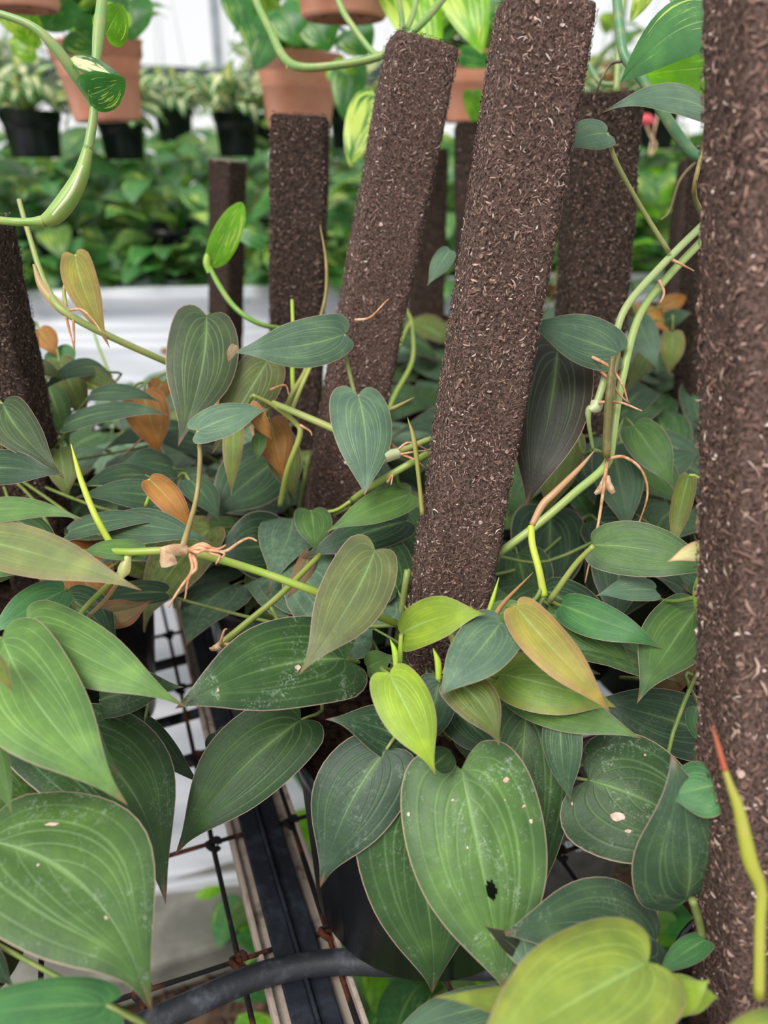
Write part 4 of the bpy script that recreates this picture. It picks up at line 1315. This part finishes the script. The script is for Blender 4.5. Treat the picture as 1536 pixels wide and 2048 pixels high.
# looping vines along the top
t = pothos_thing('V2', 'trailing_pothos', 'pothos vine looping before the terracotta pots to the second leaning pole', 'vine', P(505, -60, .78))
pv('V2', [(500, -70, .76), (512, 0, .75), (540, 60, .74), (570, 118, .73), (610, 135, .72), (690, 128, .71), (762, 112, .70), (800, 84, .70), (850, 40, .70), (915, -40, .72)], [.0034, .0036, .0038, .0042, .0038, .0036, .0036, .0030, .0034, .0034], '#74994e')
pv('V2', [(665, -60, .72), (680, 10, .715), (712, 62, .71), (745, 104, .705), (762, 112, .70)], [.003, .003, .0028, .0028, .003], '#7a9f52')
pv('V2', [(795, 85, .72), (822, 40, .73), (842, -40, .75)], .0028, '#7a9f52')
pv('V2', [(800, 80, .72), (804, 40, .72), (790, -40, .74)], .0026, '#668c45')
pv('V2', [(572, 120, .728), (574, 138, .726)], [.0014, .0003], '#b8a048', 'root_nub')
t = pothos_thing('V3', 'trailing_pothos', 'heavy dark green pothos vine with two big variegated leaves beside the nearest pole', 'vine', P(1225, -60, .66))
pv('V3', [(1228, -70, .66), (1234, 0, .65), (1240, 60, .645), (1250, 115, .64), (1285, 160, .64), (1330, 232, .64), (1370, 290, .64), (1398, 312, .64), (1430, 285, .64), (1480, 250, .65)], [.004, .004, .0042, .0038, .0042, .0044, .0046, .0044, .0038, .0036], '#55845c')
pv('V3', [(1254, -60, .75), (1240, 60, .75), (1232, 190, .75)], .003, '#7f9c56')
pv('V3', [(1175, 125, .8), (1200, 165, .8), (1235, 165, .8), (1250, 140, .8)], .0026, '#6a946a')
pv('V3', [(1243, 122, .64), (1220, 130, .645), (1200, 165, .65), (1190, 195, .66)], [.0014, .0012, .001, .0006], '#4a4038', 'aerial_root')
pv('V3', [(1400, 315, .64), (1360, 360, .65), (1340, 420, .66), (1322, 440, .66)], [.0014, .0012, .001, .0006], '#7a6a48', 'aerial_root')
leaf('V3', 1450, 50, .60, 1252, 152, .56, 120, 'W', 15, 'pothos', dust=-.15, shape='pot', sway=.08, bend=.1, dome=.15, pet=False)
leaf('V3', 1480, 130, .66, 1270, 150, .64, 120, 'E', 5, 'pothos', dust=.0, shape='pot', dome=.15, pet=False)
leaf('V3', 1300, -30, .75, 1262, 40, .74, 40, 'L', 5, 'pothos', dust=.5, shape='pot', pet=False)
leaf('V3', 1395, -20, .75, 1390, 36, .74, 50, 'L', 5, 'pothos', dust=.5, shape='pot', pet=False)
pv('V3', [(1318, -40, .70), (1350, 10, .69), (1345, 24, .68)], .0018, '#7a9f6a')
# bright leaves of the pot between the leaning poles
for a in ((800, -40, 1.0, 870, 128, .97, 110, 'E', .6), (905, -60, .95, 962, 100, .92, 100, 'E', .5), (880, -40, 1.05, 850, 90, 1.0, 120, 'E', .6), (1090, -70, .95, 1130, 20, .92, 180, 'P', .3), (960, -40, 1.0, 1010, 60, 1.0, 110, 'P', .3),
          (925, 110, 1.2, 985, 128, 1.2, 40, 'P', 0), (1100, -90, 1.0, 1010, 20, 1.0, 130, 'P', .2)):
    leaf('H5', *a[:7], a[7], 10, 'pothos', pet=False, dust=a[8], shape='pot')
for a in ((752, 198, .95, 700, 328, .93, 84, 'P', .8), (668, 135, 1.2, 720, 175, 1.2, 50, 'E', .3), (945, 185, 1.1, 950, 250, 1.1, 40, 'E', .2), (700, 130, 1.2, 690, 240, 1.2, 70, 'P', .1)):
    leaf('H2', *a[:7], a[7], 10, 'pothos', pet=False, dust=a[8], shape='pot')
for a in ((40, 20, 1.1, 60, 90, 1.1, 90, 'E', .4), (70, 100, 1.15, 20, 75, 1.15, 60, 'E', .5), (150, 60, 1.1, 200, 100, 1.1, 90, 'P', .1), (235, 20, 1.0, 215, 66, 1.0, 60, 'E', .6), (260, 0, 1.1, 265, 80, 1.1, 90, 'P', .1),
          (130, 0, 1.1, 90, 60, 1.1, 80, 'P', .1)):
    leaf('H1', *a[:7], a[7], 10, 'pothos', pet=False, dust=a[8], shape='pot')
for a in ((560, 20, 1.2, 600, 90, 1.2, 80, 'P', .1), (620, 30, 1.2, 660, 100, 1.2, 90, 'P', .1), (500, 40, 1.2, 520, 120, 1.2, 60, 'P', .1), (540, 80, 1.2, 510, 140, 1.2, 50, 'W', 0), (700, 60, 1.2, 735, 110, 1.2, 80, 'P', .1), (470, -10, 1.2, 490, 70, 1.2, 60, 'P', .1)):
    leaf('H2', *a[:7], a[7], 10, 'pothos', pet=False, dust=a[8], shape='pot')
# the young bright leaf near the thin pole
leaf('P4', 424, 532, .735, 484, 404, .72, 56, 'E', 5, 'pothos', pet=False, dust=.2, shape='oval')
leaf('P4', 530, 492, .95, 466, 462, .95, 30, 'P', 20, 'pothos', pet=False, shape='oval')
blade('sheath', 'P4', [(418, 545, .73), (412, 520, .728), (420, 490, .73)], [10, 14, 4], 'stem', lin('#8fb844'))

# ------------------------------------------------------------------ black hanging pots of cream and green plants
rng = random.Random(21)
WHERE = ('behind the corner vine and beside the first terracotta pot', 'outside the picture edge beside the corner vine', 'just under the whole terracotta pot', 'just above the thin pole with the cut top', 'small and far behind the corner vine', 'small, between the two terracotta pots', 'hidden behind the second leaning coir pole', 'by the red flower beside the blurred pole', 'hidden behind the central coir pole', 'far behind the second terracotta pot', 'hidden behind the blurred pole')
i = 0
for (px, yt, yb, w, d) in ((58, 222, 318, 120, 1.95), (-90, 225, 320, 110, 2.0), (240, 238, 322, 96, 2.05), (470, 224, 316, 92, 2.1), (-10, 150, 220, 90, 2.7), (345, 214, 290, 80, 2.6), (700, 215, 300, 90, 2.2), (1318, 205, 300, 90, 2.1), (1130, 210, 290, 90, 2.3), (560, 160, 230, 80, 2.8), (1460, 210, 300, 90, 2.2)):
    hang_pot('C%d' % i, 'blurred black pot of cream leaves, %s' % WHERE[i], px, yt, yb, w, d, .8, 78, 'black', 'oval', 'cream', 'WPW', (.055, .095), 'cream-leaved plants in black hanging pots', 'hanging_hoya', spread=1.75, seed=50 + i)
    i += 1

# a second row, farther
ORD2 = ('first', 'second', 'third', 'fourth', 'fifth', 'sixth', 'seventh', 'eighth', 'ninth', 'tenth', 'eleventh', 'twelfth', 'thirteenth')
for k in range(26):
    x = -3.4 + 6.8 * (k % 13) / 12 + rng.uniform(-.1, .1)
    y = 3.3 + (k // 13) * 1.2 + rng.uniform(-.1, .1)
    z = ZC + rng.uniform(-.12, .02)
    c = Vector((x, y, z))
    key = 'D%d' % k
    t = pothos_thing(key, 'hanging_hoya', 'far basket of cream leaves, %s from the left in the %s hanging row' % (ORD2[k % 13], ('last but one', 'last')[k // 13]), 'hanging plant', c, 'farthest row of cream-leaved hanging baskets')
    lathe('pot', [(0, 0), (.045, 0), (.06, .1), (.063, .1), (.063, .11), (.055, .11), (0, .09)], M['black'], t, 16)
    tube('hanger', [c + Vector((0, 0, .1)), Vector((x, y, 2.2))], .0015, M['cord'], t, None, 4, 1, False)
    for q in range(64):
        a = rng.uniform(0, 6.28)
        rr = rng.uniform(.02, .26)
        B_ = c + Vector((rr * math.cos(a), rr * math.sin(a), rng.uniform(-.38, .2)))
        wleaf(key, B_, (math.cos(a), math.sin(a), rng.uniform(-1, .5)), (0, -.5, 1), rng.uniform(.06, .11), rng.choice('WPW'), 'oval', 'cream' if rng.random() < .65 else 'pothos', rng.randrange(6), .2, rng=rng)

# ------------------------------------------------------------------ pothos on the far bench
rng = random.Random(33)
ORD = ('first', 'second', 'third', 'fourth', 'fifth', 'sixth', 'seventh', 'eighth', 'ninth', 'tenth', 'eleventh', 'twelfth', 'thirteenth', 'fourteenth', 'fifteenth')
k = 0
for row, (y, n_) in enumerate(((2.27, 12), (2.62, 13), (3.0, 12))):
    for j in range(n_):
        x = -2.1 + 4.2 * j / (n_ - 1) + rng.uniform(-.05, .05)
        key = 'F%d' % k
        k += 1
        t = pot(key, 'blurred green pothos, %s from the left in the %s row of the far bench' % (ORD[j], ('front', 'middle', 'back')[row]), x, y, .075, .06, .14, .966, 'pothos in black pots on the far bench', cat='potted plant', name='potted_pothos')
        for q in range((90, 60, 50)[row]):
            a = rng.uniform(0, 6.28)
            rr = rng.uniform(.02, .19)
            B_ = Vector((x + rr * math.cos(a), y + rr * math.sin(a) - .02, .966 + rng.uniform(.03, .36 if row else .30)))
            if row == 0 and rng.random() < .35:
                B_.z = .966 + rng.uniform(.0, .1)
                B_.y = 2.2 - rng.uniform(0, .05)
            e = rng.uniform(-.9, .5)
            wleaf(key, B_, (math.cos(a), math.sin(a) - .3, e), (math.cos(a) * .3, -.7, .8), rng.uniform(.07, .125), rng.choice('PPWWGW' if x < .3 else 'PPEWGE'), 'pot', 'pothos', rng.randrange(6), rng.uniform(-.3, .5), Vector((x, y, 1.09)) if q < 8 else None, rng=rng, jit=.25)

# ------------------------------------------------------------------ weeds on the ground under the bench
rng = random.Random(8)
for k in range(16):
    x, y = -.02 + .62 * (k % 5) / 4 + rng.uniform(-.04, .04), .42 + .26 * (k // 5) + rng.uniform(-.04, .04)
    if k > 12:
        x, y = rng.uniform(-.25, -.1), rng.uniform(.9, 1.1)
    c = Vector((x, y, 0))
    key = 'W%d' % k
    t = pothos_thing(key, 'ground_weed', 'low green leafy plant on the soil beneath the wire bench', 'weed', c, 'green plants on the soil under the bench')
    for q in range(42 if k < 13 else 5):
        a = rng.uniform(0, 6.28)
        rr = rng.uniform(.02, .16)
        B_ = c + Vector((rr * math.cos(a), rr * math.sin(a), rng.uniform(.03, .40 if k < 13 else .1)))
        wleaf(key, B_, (math.cos(a), math.sin(a), rng.uniform(-.5, .6)), (0, -.2, 1), rng.uniform(.05, .10), rng.choice('PPWGE'), 'pot', 'pothos', rng.randrange(6), -.2, c + Vector((0, 0, .0)), rng=rng, jit=.3)

# nursery pot with faded lettering, glimpsed under the bench
tp = P(1160, 1678, .95)
t = thing('nursery_pot', 'grey-brown pot with faded white lettering glimpsed through the gap beside the dusty leaf', 'pot', (tp.x, tp.y + .07, 0))
hh = tp.z + .035
lathe('pot', [(0, 0), (.06, 0), (.075, hh - .03), (.08, hh - .03), (.08, hh), (.074, hh), (.058, .01), (0, .01)], simple_mat('grey_pot', '#5a5258', '#776d72', 30, .6), t, 32)
fc = bpy.data.curves.new('lettering', 'FONT')
fc.body = 'BuRr'
fc.size = .022
fc.extrude = .0004
fc.align_x = 'CENTER'
ft = bpy.data.objects.new('lettering_curve', fc)
COL.objects.link(ft)
bpy.context.view_layer.update()
fm = bpy.data.meshes.new_from_object(ft.evaluated_get(bpy.context.evaluated_depsgraph_get()))
bpy.data.objects.remove(ft)
fm.materials.clear()
fm.materials.append(M['cord'])
fo = bpy.data.objects.new('lettering', fm)
COL.objects.link(fo)
fo.parent = t
fo.matrix_basis = Matrix.Translation((-.0, -.0815, hh - .042)) @ Matrix.Rotation(math.radians(90), 4, 'X')
WORLD[fo.name] = Matrix.Identity(4)

# far greenhouse: shade net, purlins, posts
for i, (y, z0, z1) in enumerate(((5.2, ZC + .26, ZC + .46),)):
    V = []
    for j in range(61):
        x = -6 + 12 * j / 60
        for q in range(7):
            V.append((x, y + .03 * math.sin(x * 7 + q), z0 + (z1 - z0) * q / 6 + .03 * math.sin(x * 2.1)))
    Fc = [(j * 7 + q, (j + 1) * 7 + q, (j + 1) * 7 + q + 1, j * 7 + q + 1) for j in range(60) for q in range(6)]
    o = link('shade_net', mesh('shade_net', V, Fc, M['net']))
    mo = o.modifiers.new('thickness', 'SOLIDIFY')
    mo.thickness = .004
    tag(o, 'dark grey shade net slung across the greenhouse behind the hanging baskets', 'shade net')
gh = thing('greenhouse_frame', 'galvanised posts and crossbars of the greenhouse far behind the plants', 'frame', (0, 5.4, 0))
for x in (-5, -3, -1, 1.4, 3.4, 5.4):
    box('post', (x, 5.4, 1.5), (.05, .05, 3.0), M['metal'], gh)
for z in (1.15, 2.95):
    box('crossbar', (0, 5.37, z), (12, .03, .04), M['metal'], gh)
# dense planting along the far end
rng = random.Random(77)
for k in range(15):
    x = -4.2 + 8.4 * k / 14
    c = Vector((x, 4.7 + rng.uniform(-.2, .2), 0))
    key = 'B%d' % k
    t = pothos_thing(key, 'potted_shrub', 'far blurred bushy green plant, %s from the left along the greenhouse end' % ORD[k], 'shrub', c, 'bushy plants at the far end of the greenhouse')
    tube('stem', [c, c + Vector((0, 0, .9))], .02, M['stem'], t, lin('#5a5a38'), 6, 2, False)
    for q in range(110):
        a = rng.uniform(0, 6.28)
        rr = rng.uniform(.05, .36)
        B_ = c + Vector((rr * math.cos(a), rr * math.sin(a), rng.uniform(.3, 1.35)))
        wleaf(key, B_, (math.cos(a), math.sin(a), rng.uniform(-.6, .6)), (0, -.5, 1), rng.uniform(.10, .18), rng.choice('PPWG'), 'pot', 'pothos', rng.randrange(6), -.3, rng=rng, jit=.3)
# small red flower far off
fl = P(1290, 243, 1.6)
t = thing('red_flower', 'tiny blurred red flower hanging on a pale stalk behind the grey-green leaf', 'flower', fl)
V, Fc = tube_data([Vector((-.022, 0, 0)), Vector((0, 0, .004)), Vector((.018, 0, -.002))], [.004, .011, .005], 10, 4)
link('petals', mesh('petals', V, Fc, M['red']), t, None, WORLD[t.name])
tube('stalk', [fl, P(1300, 270, 1.6), P(1312, 290, 1.6), P(1300, 300, 1.6), P(1340, 120, 1.7), P(1345, 40, 1.7)], .0022, M['dry'], t, None, 6, 4)
